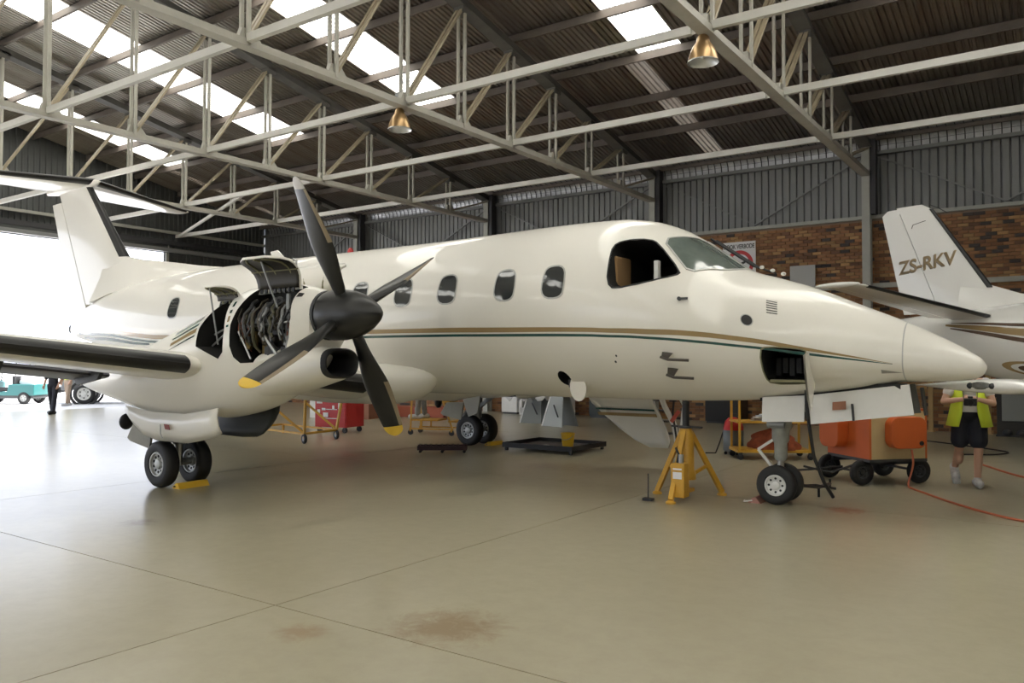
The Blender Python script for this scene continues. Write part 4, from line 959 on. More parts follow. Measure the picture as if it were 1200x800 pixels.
for (x0, x1, z1, lab, mm) in ((-11.25, -10.55, 1.3, 'dark green equipment cabinet by the brick wall left of the airstair', mat('cabinet_green', (.02, .03, .028), .5)), (-7.6, -6.6, 1.9, 'tall black cabinet by the brick wall behind the jack', mat('cabinet_black', (.012, .012, .013), .5)), (-14.5, -13.9, 1.2, 'white cabinet by the wall behind the far main wheel', INNERW)):
    o = thing('cabinet', lab, 'cabinet', ((x0 + x1) / 2, YB - .45, 0)); w = (x1 - x0) / 2
    part_box('body', mm, o, -w, w, -.3, .3, .05, z1, bevel=.01); part_box('plinth', DGREY, o, -w + .03, w - .03, -.27, .27, 0, .05)
    part_box('shelf_edge', GREYM, o, -w + .03, w - .03, -.32, -.3, z1 * .55, z1 * .55 + .03); MB().cyl((w * .6, -.3, z1 * .7), (w * .6, -.34, z1 * .7), .02).build('handle', STEEL, o)
bn = thing('work_bench', 'long white bench with dark blue bins by the wall behind the far wheels', 'bench', (-12.9, YB - .6, 0))
part_box('worktop', INNERW, bn, -.85, .95, -.35, .35, .82, .9)
for x_ in (-.8, .9): part_box('end_panel', INNERW, bn, x_ - .1 if x_ > 0 else x_, x_ if x_ > 0 else x_ + .1, -.3, .3, 0, .82)
part_box('base_rail', INNERW, bn, -.75, .85, -.3, -.24, .1, .22)
for k in range(3): part_box('bin', mat('bin_blue', (.03, .05, .09), .4), bn, -.5 + .4 * k, -.15 + .4 * k, -.2, .15, .22, .7)
ex = thing('fire_extinguisher', 'red fire extinguisher beside the grey trestles', 'extinguisher', (-12.4, YB - 1.35, 0))
b = MB(); b.lathe([(.1, 0), (.1, .42), (.05, .5), (.03, .55)], (0, 0, 0), (0, 0, 1), 18); b.build('cylinder', RED, ex, 40); MB().tube([(0, 0, .55), (.06, 0, .58), (.12, 0, .45), (.12, 0, .2)], .012, 6).build('hose', BLACK, ex); part_box('valve', DGREY, ex, -.03, .05, -.02, .02, .55, .62)
b = thing('battery_lamp', 'small white light fitting glinting on the dark end wall', 'lamp', (XG + .25, 11.2, 5.1)); part_box('housing', DGREY, b, -.1, .06, -.28, .28, -.05, .05); part_box('tube', mat('tube_white', (.85, .85, .85), .3), b, .06, .1, -.25, .25, -.03, .03)

# ================================================================== tripod jack under the nose
jk = thing('tripod_jack', 'yellow tripod aircraft jack standing under the forward fuselage', 'jack', (-3.16, -.25, 0))
J0 = V((-3.16, -.25, 0))
feet = [V((-3.56, -.21, 0)), V((-3.12, -.80, 0)), V((-2.85, .14, 0))]
b = MB(); b.lathe([(.12, .22), (.12, .3), (.1, .34), (.095, .78), (.075, .82), (.075, .84)], (0, 0, 0), (0, 0, 1), 20); b.build('cylinder', YELLOW, jk, 40)
MB().cyl((0, 0, .8), (0, 0, 1.17), .042, n=16).build('ram', BLACK, jk, 40); MB().lathe([(.05, 1.15), (.03, 1.175), (.001, 1.185)], (0, 0, 0), (0, 0, 1), 12).build('ram_pad', DGREY, jk)
MB().cyl((-.2, .03, .86), (.22, -.02, .86), .012).build('lock_bar', DGREY, jk); MB().lathe([(.09, .845), (.09, .87)], (0, 0, 0), (0, 0, 1), 16).build('lock_collar', DGREY, jk)
for f in feet:
    l = f - J0; top = V((l.x * .12, l.y * .12, .80)); foot = V((l.x, l.y, .04)); mid = top.lerp(foot, .55)
    MB().bar(top, foot, .055, .055).build('leg', YELLOW, jk); MB().bar(mid, V((l.x * .12, l.y * .12, .12 + .14)), .035, .035).build('leg_brace', YELLOW, jk)
    MB().lathe([(.06, 0), (.06, .02), (.03, .04)], (l.x, l.y, 0), (0, 0, 1), 14).build('foot_pad', YELLOW, jk, 40)
pu = MB(); pu.box(-.0, .17, -.46, -.3, .06, .46); pu.build('pump_tank', YELLOW, jk, bevel=.012)
part_box('label_plate', PAPER, jk, .03, .14, -.465, -.461, .28, .36); part_box('label_plate', PAPER, jk, .03, .14, -.465, -.461, .385, .405)
MB().tube([(.05, -.38, .46), (.06, -.36, .56), (.0, -.3, .62), (-.02, -.15, .5)], .014, 6).build('hydraulic_hose', BLACK, jk); MB().cyl((.1, -.38, .46), (.1, -.38, .56), .03).build('pump_valve', STEEL, jk)
MB().cyl((-.27, -.50, .03), (-.27, -.50, .32), .008).build('pump_lever', DGREY, jk); part_box('lever_foot', BLACK, jk, -.33, -.21, -.54, -.46, 0, .03)
part_box('pump_bracket', YELLOW, jk, .02, .15, -.3, -.1, .1, .14)

# ================================================================== ground power cart
gp = thing('power_cart', 'orange and cream box cart on four black wheels behind the nose', 'cart', (-1.58, 2.62, 0), math.radians(-43))
hx, hy = .40, .44; ux = .54
for nm, m, a in (('front_panel', ORANGE, (-hx, ux, -hy, -hy + .03)), ('back_panel', ORANGE, (-hx, ux, hy - .03, hy)), ('side_panel', CREAM, (ux - .03, ux, -hy + .03, hy - .03)), ('side_panel', CREAM, (-hx, -hx + .03, -hy + .03, hy - .03))):
    part_box(nm, m, gp, a[0], a[1], a[2], a[3], .36, 1.0)
part_box('lid', ORANGE, gp, -hx - .01, ux + .01, -hy - .01, hy + .01, 1.0, 1.03); part_box('tray', DGREY, gp, -hx, ux, -hy, hy, .32, .36)
def rounded(w, h, r, n=6):
    p = []
    for cx, cy, a0 in ((w - r, h - r, 0), (-w + r, h - r, 90), (-w + r, -h + r, 180), (w - r, -h + r, 270)):
        for k in range(n + 1): a = math.radians(a0 + 90 * k / n); p.append((cx + r * math.cos(a), cy + r * math.sin(a)))
    return p
MB().prism([(-.13 + x, -hy - .17, .69 + z) for x, z in rounded(.22, .22, .12)], (0, .17, 0)).build('outlet_hood', ORANGE, gp, 35, bevel=.01)
MB().prism([(ux + .14, .06 + y, .72 + z) for y, z in rounded(.27, .21, .12)], (-.14, 0, 0)).build('outlet_hood', ORANGE, gp, 35, bevel=.01)
MB().cyl((ux + .14, .24, .58), (ux + .155, .24, .58), .03).build('socket', BLACK, gp)
for sx in (-1, 1):
    for sy in (-1, 1):
        w = wheel(gp, (sx * .37, sy * .44, .17), .17, .09, .09, DGREY, ax=(1, 0, 0), holes=5, n=24)
for sy in (-1, 1): MB().cyl((-.37, sy * .44, .17), (.37, sy * .44, .17), .018).build('axle', DGREY, gp)
for sx in (-.3, .3):
    part_box('chassis_rail', DGREY, gp, sx - .02, sx + .02, -.44, .44, .26, .32)
    for sy in (-.44, .44): MB().bar((sx, sy, .28), (sx, sy, .17), .03, .03).build('axle_bracket', DGREY, gp)
b = MB(); b.tube([(-.05, -.44, .2), (-.4, -.75, .12), (-.62, -.95, .08)], .018, 6); b.tube([(-.62, -.95, .03)] + [(-.74 + .12 * math.cos(t * PI / 6), -.98 + .07 * math.sin(t * PI / 6), .03) for t in range(13)], .016, 6); b.build('draw_bar', BLACK, gp, 40)
b = thing('tow_bar', 'black tow bar lying beside the nose wheels', 'tow bar', (-1.95, .6, 0))
MB().tube([(.02, -.42, .2), (.12, .1, .12), (.06, .9, .06)], .022, 6).build('bar', BLACK, b, 40); MB().tube([(-.12, -.1, .14), (.12, -.02, .16), (.32, .1, .12)], .016, 6).build('cross_bar', BLACK, b); MB().tube([(-.2, .62, .3), (.1, .8, .22), (.3, 1.1, .3)], .016, 6).build('cross_bar', BLACK, b)
for p_ in ((.12, .1), (.06, .9)): MB().cyl((p_[0], p_[1], 0), (p_[0], p_[1], .12), .015).build('stand', BLACK, b)

# ================================================================== shelf trolley with cloth, vacuum cleaner
tr = thing('shelf_trolley', 'yellow tube trolley with a shelf, orange cloth on its deck', 'trolley', (-3.95, 3.85, 0), math.radians(33))
part_box('deck', YELLOW, tr, 0, 1.25, 0, .62, .12, .17)
for x_, y_ in ((.02, .02), (.02, .6), (1.2, .02), (1.2, .6)):
    part_box('upright', YELLOW, tr, x_, x_ + .035, y_ - .018, y_ + .018, .17, 1.12 if x_ < .5 else .64)
    MB().cyl((x_ + .03, y_ - .02, .05), (x_ + .03, y_ + .02, .05), .05, n=14).build('castor', BLACK, tr); part_box('castor_fork', DGREY, tr, x_ + .0, x_ + .06, y_ - .025, y_ + .025, .06, .12)
part_box('shelf', YELLOW, tr, 0, 1.25, 0, .62, .62, .645); MB().cyl((.04, .02, 1.1), (.04, .6, 1.1), .018).build('push_handle', YELLOW, tr)
for k in range(5):
    o = thing('aluminium_part', ['bottom white panel piece in the pile on the trolley shelf', 'silver panel piece second from the bottom on the trolley shelf', 'white panel piece in the middle of the pile on the trolley shelf', 'silver panel piece second from the top on the trolley shelf', 'topmost white panel piece on the trolley shelf'][k], 'panel', (-3.95 + .55 * .839 - .3 * .545 + .03 * k, 3.85 + .55 * .545 + .25, .645 + .028 * k), math.radians(20 + 14 * k), 'panel pieces on the trolley shelf')
    part_box('plate', STEEL if k % 2 else INNERW, o, -.25, .3, -.1, .1, 0, .014); part_box('flange', STEEL, o, -.25, .3, -.1, -.09, .014, .026)
def blob(name, m, parent, c, r, seed, n=22, k=14, amp=.16, flat=True):
    rr = random.Random(seed); ph = [rr.uniform(0, 6.28) for _ in range(8)]; b = MB(); rings = []
    for i in range(k + 1):
        t = PI / 2 * i / k if flat else -PI / 2 + PI * i / k; ring = []
        for j in range(n):
            a = 2 * PI * j / n; f = 1 + amp * (math.sin(3 * a + ph[0]) * math.cos(2 * t + ph[1]) + .7 * math.sin(5 * a + ph[2] + 4 * t) + .5 * math.sin(9 * a + ph[3] - 6 * t))
            ring.append((c[0] + r[0] * f * math.cos(t) * math.cos(a), c[1] + r[1] * f * math.cos(t) * math.sin(a), c[2] + r[2] * math.sin(t) * (1 + amp * .5 * math.sin(2 * a + ph[4]))))
        rings.append(ring)
    b.loft(rings); return b.build(name, m, parent, 50)
cl = blob('cloth_heap', CLOTH_O, None, (-3.50, 4.40, .17), (.40, .28, .36), 5, 36, 18, .2); tag(cl, 'crumpled orange-brown cloth heaped on the yellow trolley deck', 'cloth')
vc = thing('vacuum_cleaner', 'grey drum vacuum cleaner with red motor top', 'vacuum cleaner', (-4.3, 4.62, 0))
MB().lathe([(.165, .06), (.18, .08), (.185, .42), (.17, .44)], (0, 0, 0), (0, 0, 1), 24).build('drum', mat('drum_grey', (.16, .18, .20), .35), vc, 40); MB().lathe([(.18, .44), (.175, .5), (.14, .6), (.08, .66), (.001, .67)], (0, 0, 0), (0, 0, 1), 24).build('motor_head', RED, vc, 40)
MB().tube([(-.08, 0, .64), (-.05, 0, .72), (.05, 0, .72), (.08, 0, .64)], .016, 6).build('carry_handle', BLACK, vc)
for k in range(4): a = PI / 4 + k * PI / 2; MB().ell((.15 * math.cos(a), .15 * math.sin(a), .03), (.03, .03, .03), 10, 6).build('castor', BLACK, vc)
MB().tube([(-.17, -.05, .4), (-.22, -.1, .2), (-.28, -.14, .02), (-.45, -.2, .015)], .012, 6).build('flex', BLACK, vc)

# ================================================================== under the fuselage
tray = thing('drip_tray', 'low black drip tray on short legs under the cabin', 'tray', (-7.32, 3.38, 0))
part_box('pan', mat('tray_inside', (.10, .10, .105), .4), tray, -.74, .74, -.62, .62, .07, .085)
for a in ((-.76, .76, -.64, -.61), (-.76, .76, .61, .64), (-.76, -.73, -.61, .61), (.73, .76, -.61, .61)): part_box('rim', BLACK, tray, a[0], a[1], a[2], a[3], .06, .15)
for x_ in (-.7, .7):
    for y_ in (-.58, .58): part_box('leg', BLACK, tray, x_ - .025, x_ + .025, y_ - .025, y_ + .025, 0, .07)
bk = thing('bucket', 'small yellow bucket standing in the drip tray', 'bucket', (-6.95, 3.25, .085))
MB().lathe([(.095, 0), (.1, .01), (.125, .24), (.135, .245), (.135, .26), (.12, .26), (.092, .02), (.001, .02)], (0, 0, 0), (0, 0, 1), 24, cap=False).build('pail', YELLOW2, bk, 40); MB().tube([(.125 * math.cos(t * PI / 8), -.02 - .11 * math.sin(t * PI / 8), .22 - .08 * math.sin(t * PI / 8)) for t in range(9)], .006, 5).build('bail', STEEL, bk)
rg = blob('rag', PAPER, None, (-7.35, 3.1, .086), (.1, .07, .03), 9); tag(rg, 'small white rag lying in the drip tray', 'rag')
cr = thing('creeper_board', 'low dark maroon slatted stand beside the far main wheels', 'stand', (-8.75, 1.80, 0), math.radians(36))
for y_ in (-.12, .12): part_box('rail', mat('creeper_maroon', (.05, .025, .03), .5), cr, -.45, .45, y_ - .03, y_ + .03, .05, .13)
for k in range(9): part_box('slat', mat('creeper_maroon', (.05, .025, .03), .5), cr, -.44 + .1 * k, -.40 + .1 * k, -.12, .12, .13, .145)
for x_ in (-.4, 0, .4):
    for y_ in (-.12, .12): MB().ell((x_, y_, .025), (.03, .02, .025), 10, 6).build('castor', BLACK, cr)
for (x_, y_, rz_, lb) in ((-8.82, -3.29, 0, 'yellow wheel chock at the near main wheels'), (-8.80, 3.45, 0, 'yellow wheel chock at the far main wheels')):
    o = thing('wheel_chock', lb, 'chock', (x_, y_, 0), rz_); MB().prism([(.10, -.22, 0), (-.06, -.22, 0), (-.05, -.22, .03), (.02, -.22, .075), (.05, -.22, .075)], (0, .44, 0)).build('wedge', YELLOW2, o); MB().cyl((.0, -.24, .03), (.0, .24, .03), .01).build('pull_rod', DGREY, o)
o = thing('nose_chock', 'small reddish chock with rope at the nose wheels', 'chock', (-2.36, -.12, 0)); MB().prism([(.1, -.08, 0), (-.05, -.08, 0), (.0, -.08, .06), (.04, -.08, .07)], (0, .3, 0)).build('wedge', mat('chock_red', (.32, .16, .13), .7), o); MB().tube([(0, -.08, .03), (-.08, -.14, .02), (-.1, -.05, .02)], .008, 5).build('rope', PAPER, o)
# yellow mobile steps with a person standing on them
stp = thing('mobile_steps', 'yellow tubular mobile steps beside the far main gear', 'steps', (-11.35, 4.55, 0), math.radians(18))
for y_ in (-.28, .28):
    MB().bar((-.45, y_, .14), (.62, y_, .14), .03, .03).build('base_rail', YELLOW, stp); MB().bar((-.42, y_, .14), (-.38, y_, 1.15), .03, .03).build('upright', YELLOW, stp); MB().bar((.60, y_, .14), (.25, y_, 1.1), .03, .03).build('stringer', YELLOW, stp)
    MB().bar((-.15, y_, .14), (-.15, y_, .34), .03, .03).build('stub_post', YELLOW, stp)
for k in range(4): part_box('tread', YELLOW, stp, .24 + .085 * (3 - k), .44 + .085 * (3 - k), -.28, .28, .3 + .22 * k, .33 + .22 * k)
part_box('foot_board', YELLOW, stp, -.42, .25, -.28, .28, .32, .35); MB().bar((-.38, -.28, 1.12), (-.38, .28, 1.12), .03, .03).build('top_rail', YELLOW, stp)
for x_ in (-.42, .58):
    for y_ in (-.28, .28): MB().cyl((x_, y_ - .02, .06), (x_, y_ + .02, .06), .06, n=14).build('castor', BLACK, stp); part_box('castor_fork', YELLOW, stp, x_ - .02, x_ + .02, y_ - .028, y_ + .028, .08, .14)
# trestles
for (x_, y_, rz_, lb, mm) in ((-10.25, 8.35, -.25, 'grey sheet-metal trestle nearest the drip tray, wide flat face', mat('trestle_grey', (.33, .35, .33), .45)), (-11.35, 8.95, -.1, 'grey sheet-metal trestle under the white cloth, left of its twin', mat('trestle_dark', (.17, .18, .16), .5))):
    o = thing('metal_trestle', lb, 'trestle', (x_, y_, 0), rz_, 'sheet-metal trestles')
    MB().prism([(-.38, -.3, 0), (.38, -.3, 0), (.2, -.08, .98), (-.2, -.08, .98)], (0, .02, 0)).build('face_plate', mm, o); MB().prism([(-.38, .3, 0), (.38, .3, 0), (.2, .08, .98), (-.2, .08, .98)], (0, -.02, 0)).build('back_plate', mm, o)
    MB().loft([[(-.385, -.31, 0), (-.345, -.31, 0), (-.345, -.27, 0), (-.385, -.27, 0)], [(-.21, -.09, .98), (-.17, -.09, .98), (-.17, -.05, .98), (-.21, -.05, .98)]]).build('edge_rail', INNERW, o)
    part_box('top_beam', mm, o, -.22, .22, -.1, .1, .98, 1.02); MB().bar((.0, -.23, .55), (.22, -.29, .25), .03, .02).build('brace', DGREY, o)
b = MB(); rings = []
for t in frange(0, 1, 7): rings.append([(-11.95 + 1.5 * k / 10, 8.5 - .25 * math.sin(PI * t) * 0 + .45 * (t - .5), 1.025 + .0 + .03 * math.sin(k * 1.3) * 0 - max(0, abs(t - .5) - .25) * 1.3 * (1 + .35 * math.sin(k * 1.9))) for k in range(11)])
cw = b.loft(rings, cap=False, closed=False).build('white_sheet', PAPER, None, 60); sd = cw.modifiers.new('skin', 'SOLIDIFY'); sd.thickness = .012; sd.offset = 1; tag(cw, 'white sheet draped over the grey trestles', 'cloth')
# red tool cabinet and yellow engine stand
rc = thing('tool_cabinet', 'red rolling tool cabinet with papers stuck on it', 'tool cabinet', (-13.55, 3.75, 0), math.radians(10))
part_box('body', RED, rc, -.45, .45, -.35, .35, .13, .82, bevel=.01)
for k in range(3): part_box('drawer', RED, rc, -.42, .42, -.365, -.35, .18 + .21 * k, .36 + .21 * k); part_box('drawer_pull', STEEL, rc, -.2, .2, -.375, -.365, .33 + .21 * k, .345 + .21 * k)
for (x_, z_, w_, h_) in ((-.3, .72, .16, .08), (-.32, .5, .08, .08), (-.18, .55, .1, .05), (-.12, .42, .14, .1), (.28, .64, .08, .16), (.1, .6, .06, .08)): part_box('paper', PAPER, rc, x_ - w_ / 2, x_ + w_ / 2, -.38, -.376, z_ - h_ / 2, z_ + h_ / 2)
for x_ in (-.36, .36):
    for y_ in (-.28, .28): MB().cyl((x_, y_ - .02, .065), (x_, y_ + .02, .065), .065, n=14).build('castor', BLACK, rc); part_box('castor_fork', DGREY, rc, x_ - .02, x_ + .02, y_ - .026, y_ + .026, .08, .13)
es = thing('engine_stand', 'yellow tube engine stand on two black wheels', 'engine stand', (-12.1, 1.85, 0))
A1 = V((.1, -.5, .2)); A2 = V((-.1, .55, .2))
for A, top in ((A1, V((.12, -.5, .93))), (A2, V((-.02, .62, .86)))):
    MB().bar(A, top, .045, .045).build('upright', YELLOW, es); MB().bar(A + V((-.02, 0, .02)), top + V((-.75, -.35, -.08)), .04, .04).build('diagonal', YELLOW, es); MB().bar(A, A + V((-2.2, .35, .0)), .04, .04).build('base_rail', YELLOW, es)
    wheel(es, (A.x, A.y, .1), .1, .06, .05, GREYM, ax=(.3, .95, 0), holes=4, n=20); MB().bar(A, V((A.x, A.y, .1)), .05, .02).build('wheel_fork', YELLOW, es)
MB().bar(A1, A2, .045, .045).build('cross_rail', YELLOW, es); MB().bar(A1 + V((-2.2, .35, 0)), A2 + V((-2.2, .35, 0)), .04, .04).build('cross_rail', YELLOW, es)
for A in (A1, A2): MB().bar(A + V((-2.15, .34, 0)), V((A.x - 2.15, A.y + .34, .0)), .04, .04).build('rear_foot', YELLOW, es)
# cardboard cartons by the far wall
for (x_, y_, w_, h_, m, lb) in ((-17.6, 7.2, .5, .6, INNERW, 'white carton on the floor behind the engine stand'), (-16.5, 7.3, .5, .5, mat('carton_brown', (.28, .12, .07), .7), 'brown carton beside the white one behind the red cabinet'), (-15.6, 9.0, .9, .3, mat('carton_red', (.35, .09, .05), .6), 'low red crate on the floor behind the propeller')):
    o = thing('carton', lb, 'carton', (x_, y_, 0), .3); part_box('box', m, o, -w_, w_, -.4, .4, 0, h_); part_box('flap', m, o, -w_, w_, -.41, -.02, h_, h_ + .012); part_box('tape', GREYM, o, -.04, .04, -.412, -.402, .02, h_)
# hose and cables across the floor
def snake(name, pts, r, m, lab):
    P = [V(p) for p in pts]; out = []
    for i in range(len(P) - 1):
        p0, p1, p2, p3 = P[max(i - 1, 0)], P[i], P[i + 1], P[min(i + 2, len(P) - 1)]
        for k in range(8):
            t = k / 8; out.append(.5 * ((2 * p1) + (p2 - p0) * t + (2 * p0 - 5 * p1 + 4 * p2 - p3) * t * t + (3 * p1 - p0 - 3 * p2 + p3) * t ** 3))
    out.append(P[-1]); return tag(MB().tube(out, r, 8).build(name, m, None, 60), lab, 'hose' if 'hose' in name else 'cable')
HOSE = mat('hose_orange', (.42, .11, .05), .5)
snake('air_hose', [(-1.02, 2.22, .5), (-1.0, 2.18, .3), (-1.05, 2.12, .05), (-.97, 2.0, .012), (-.8, 1.72, .012), (-.49, 1.22, .012), (-.1, .69, .012), (.32, .29, .012), (1.2, -.3, .012), (2.4, -.5, .012)], .013, HOSE, 'orange hose running from the power cart across the floor to the right')
snake('floor_hose', [(-.62, 5.9, .012), (-.57, 5.65, .012), (-.35, 5.15, .012), (.15, 4.12, .012), (1.1, 2.9, .012), (2.4, 2.2, .012)], .016, HOSE, 'orange hose on the floor behind the photographer')
snake('floor_cable', [(-2.6, 9.6, .012), (-1.83, 9.36, .012), (-.9, 8.55, .012), (-.29, 7.88, .012), (-.4, 7.3, .012), (-.9, 6.9, .012)], .014, BLACK, 'black cable looping over the floor near the wall')
# ================================================================== people
def fuse(name, shapes, m, parent, vox=.012, smooth=2):
    """one continuous surface grown from tapered limbs: shapes are ('c', p, q, r1, r2) or ('e', centre, radii[, rot])"""
    b = MB()
    for s in shapes:
        if s[0] == 'c':
            p, q, r1, r2 = V(s[1]), V(s[2]), s[3], s[4]; b.cyl(p, q, r1, r2, 14); b.ell(p, (r1,) * 3, 14, 8); b.ell(q, (r2,) * 3, 14, 8)
        else: b.ell(s[1], s[2], 20, 12, rot=s[3] if len(s) > 3 else None)
    o = b.build(name, m, parent)
    rm = o.modifiers.new('fuse', 'REMESH'); rm.mode = 'VOXEL'; rm.voxel_size = vox; rm.use_smooth_shade = True
    sm = o.modifiers.new('soften', 'SMOOTH'); sm.factor = .5; sm.iterations = smooth
    dg = bpy.context.evaluated_depsgraph_get(); dg.update(); me = bpy.data.meshes.new_from_object(o.evaluated_get(dg)); o.modifiers.clear(); o.data = me
    me.polygons.foreach_set('use_smooth', [True] * len(me.polygons)); return o
def chain(pts, rs): return [('c', pts[i], pts[i + 1], rs[i], rs[i + 1]) for i in range(len(pts) - 1)]
def head_shapes(c, f):
    c = V(c); f = V(f).normalized(); l = V((0, 0, 1)).cross(f); up = V((0, 0, 1))
    return [('e', c + up * .02, (.078, .095, .115)), ('e', c + f * .03 - up * .06, (.06, .06, .055)), ('c', c + f * .088 + up * .01, c + f * .108 - up * .025, .011, .016), ('e', c + f * .085 - up * .06, (.026, .014, .01)),
            ('e', c + l * .08 - up * .01, (.014, .022, .034)), ('e', c - l * .08 - up * .01, (.014, .022, .034)), ('c', c - up * .19, c - up * .05, .058, .056)]
def hand(w, d, n, curl=.5, s=1.0):
    """palm from wrist w along d, palm normal n, five fingers"""
    w = V(w); d = V(d).normalized(); n = V(n).normalized(); a = d.cross(n); out = [('c', w, w + d * .085 * s, .03 * s, .036 * s), ('c', w + d * .05 * s - a * .02, w + d * .08 * s + a * .02, .026 * s, .026 * s)]
    for k, ln in enumerate((.07, .078, .072, .056)):
        b0 = w + d * .085 * s + a * (.03 - .02 * k); k1 = b0 + (d * math.cos(curl) + n * math.sin(curl)) * ln * .5 * s; k2 = k1 + (d * math.cos(curl * 2.2) + n * math.sin(curl * 2.2)) * ln * .5 * s
        out += [('c', b0, k1, .0095, .009), ('c', k1, k2, .009, .0075)]
    t0 = w + d * .03 * s + a * .035; t1 = t0 + (d * .6 + a * .8) * .035; t2 = t1 + (d * .85 + a * .2 + n * .4) * .032; out += [('c', t0, t1, .012, .011), ('c', t1, t2, .011, .009)]
    return out
def eyes_hair(parent, c, f, hairm):
    c = V(c); f = V(f).normalized(); l = V((0, 0, 1)).cross(f); up = V((0, 0, 1))
    for s in (-1, 1): MB().ell(c + f * .086 + l * s * .032 + up * .02, (.011, .011, .008), 10, 6).build('eye', DGREY, parent, 60)
    fuse('hair', [('e', c + up * .045 - f * .012, (.088, .102, .105)), ('e', c - f * .05 - up * .0, (.075, .06, .085))], hairm, parent, .014)
def trousers_shapes(hip, kn, an, r=(.095, .075, .06)):
    out = []
    for s in (0, 1): out += chain([hip[s], kn[s], an[s]], r)
    h = (V(hip[0]) + V(hip[1])) / 2; out += [('e', h + V((0, 0, .04)), (.165, .115, .13))]; return out
def shoe(parent, an, d, m, vox=.012):
    an = V(an); d = V(d).normalized(); z = V((0, 0, -an.z * 0 - .045))
    return fuse('shoe', [('c', an + z - d * .07, an + z + d * .18, .058, .052), ('e', an + V((0, 0, -.01)), (.052, .065, .05)), ('e', an + z + d * .1 + V((0, 0, -.01)), (.06, .1, .045) if abs(d.z) < .3 else (.058, .08, .08)), ('c', an + V((0, 0, -.08)) - d * .07, an + V((0, 0, -.08)) + d * .19, .028, .026)], m, parent, vox)
# ---- the photographer walking towards the viewer (local frame faces -y)
ph = thing('person', 'person in a yellow hi-vis vest and navy shorts holding a camera, walking', 'person', (-.40, 2.78, 0), math.radians(8))
F = V((0, -1, 0))
hipL, hipR = V((.095, 0, .90)), V((-.095, 0, .90)); knL, knR = V((.10, -.05, .50)), V((-.12, .06, .50)); anL, anR = V((.085, -.02, .105)), V((-.17, .30, .21))
shL, shR = V((.19, .0, 1.38)), V((-.19, .0, 1.38)); elL, elR = V((.27, -.08, 1.12)), V((-.30, -.08, 1.13)); wrL, wrR = V((.10, -.27, 1.17)), V((-.10, -.27, 1.17)); hc = V((0, -.02, 1.60))
body = [('e', (0, 0, .95), (.155, .11, .14)), ('e', (0, .0, 1.12), (.15, .105, .2)), ('e', (0, 0, 1.29), (.175, .115, .15)), ('c', shL, shR, .07, .07)]
body += chain([hipL, knL, anL], (.085, .058, .042)) + chain([hipR, knR, anR], (.085, .058, .042)) + [('e', knL + V((0, .03, -.14)), (.055, .06, .12)), ('e', knR + V((0, .06, -.11)), (.055, .06, .12))]
body += chain([shL, elL, wrL], (.062, .044, .03)) + chain([shR, elR, wrR], (.062, .044, .03)) + head_shapes(hc, F)
body += hand(wrL, V((-.35, -.25, .05)), V((0, 1, -.3)), .7) + hand(wrR, V((.35, -.25, .05)), V((0, 1, -.3)), .7)
fuse('body', body, SKIN, ph, .009, 3)
eyes_hair(ph, hc, F, HAIR)
fuse('shirt', [('e', (0, 0, 1.0), (.165, .12, .15)), ('e', (0, 0, 1.14), (.163, .118, .2)), ('e', (0, 0, 1.3), (.185, .125, .145)), ('c', shL, shL.lerp(elL, .5), .078, .07), ('c', shR, shR.lerp(elR, .5), .078, .07)], TEE, ph)
fuse('shorts', [('e', (0, 0, .95), (.178, .132, .115)), ('c', hipL, hipL.lerp(knL, .72), .118, .115), ('c', hipR, hipR.lerp(knR, .72), .118, .115)], NAVY, ph)
for s in (-1, 1):
    sh, el = (shL, elL) if s > 0 else (shR, elR); rows = []
    for z, y_in, yo, x_in, x_out in ((.80, -.16, .06, .13, .275), (.98, -.155, .04, .09, .235), (1.15, -.145, .02, .075, .205), (1.3, -.14, .02, .08, .22), (1.42, -.08, .0, .09, .2)):
        rows.append([(s * (x_in + (x_out - x_in) * k / 5), y_in + (yo - y_in) * (k / 5) ** 2.2, z) for k in range(6)] + [(s * x_out * (1 - k / 4 * .95), yo + (.155 - yo) * min(1, k / 1.6), z) for k in range(1, 5)])
    o = MB().loft(rows, cap=False, closed=False).build('vest', HIVIS, ph, 60); sd = o.modifiers.new('skin', 'SOLIDIFY'); sd.thickness = .014; sd.offset = 0
    bands = [[(x * 1.012, y - .009 if y < .08 else y + .009, z_) for x, y, z_ in r] for z_, r in ((.985, rows[1]), (1.04, rows[1]))]
    MB().loft(bands, cap=False, closed=False).build('reflective_band', GREYM, o, 60)
for an, d in ((anL, V((.1, -1, 0))), (anR, V((.1, -.55, -.75)))):
    shoe(ph, an, d, SHOE)
cm_ = thing('camera_body', 'black camera held at the chest of the walking person', 'camera', (-.40 + .045, 2.78 - .33, 1.14), math.radians(8))
part_box('body', BLACK, cm_, -.075, .075, -.03, .04, -.05, .05, bevel=.012); MB().lathe([(.04, 0), (.042, .05), (.045, .09), (.036, .09), (.034, .06)], (0, -.03, -.005), (0, -1, 0), 20).build('lens', BLACK, cm_, 40); part_box('prism_housing', BLACK, cm_, -.03, .03, -.025, .03, .05, .075, bevel=.008)
MB().tube([(-.075, 0, .03), (-.09, .1, .2), (-.06, .2, .32)], .006, 5).build('strap', BLACK, cm_); MB().tube([(.075, 0, .03), (.09, .1, .2), (.06, .2, .32)], .006, 5).build('strap', BLACK, cm_)
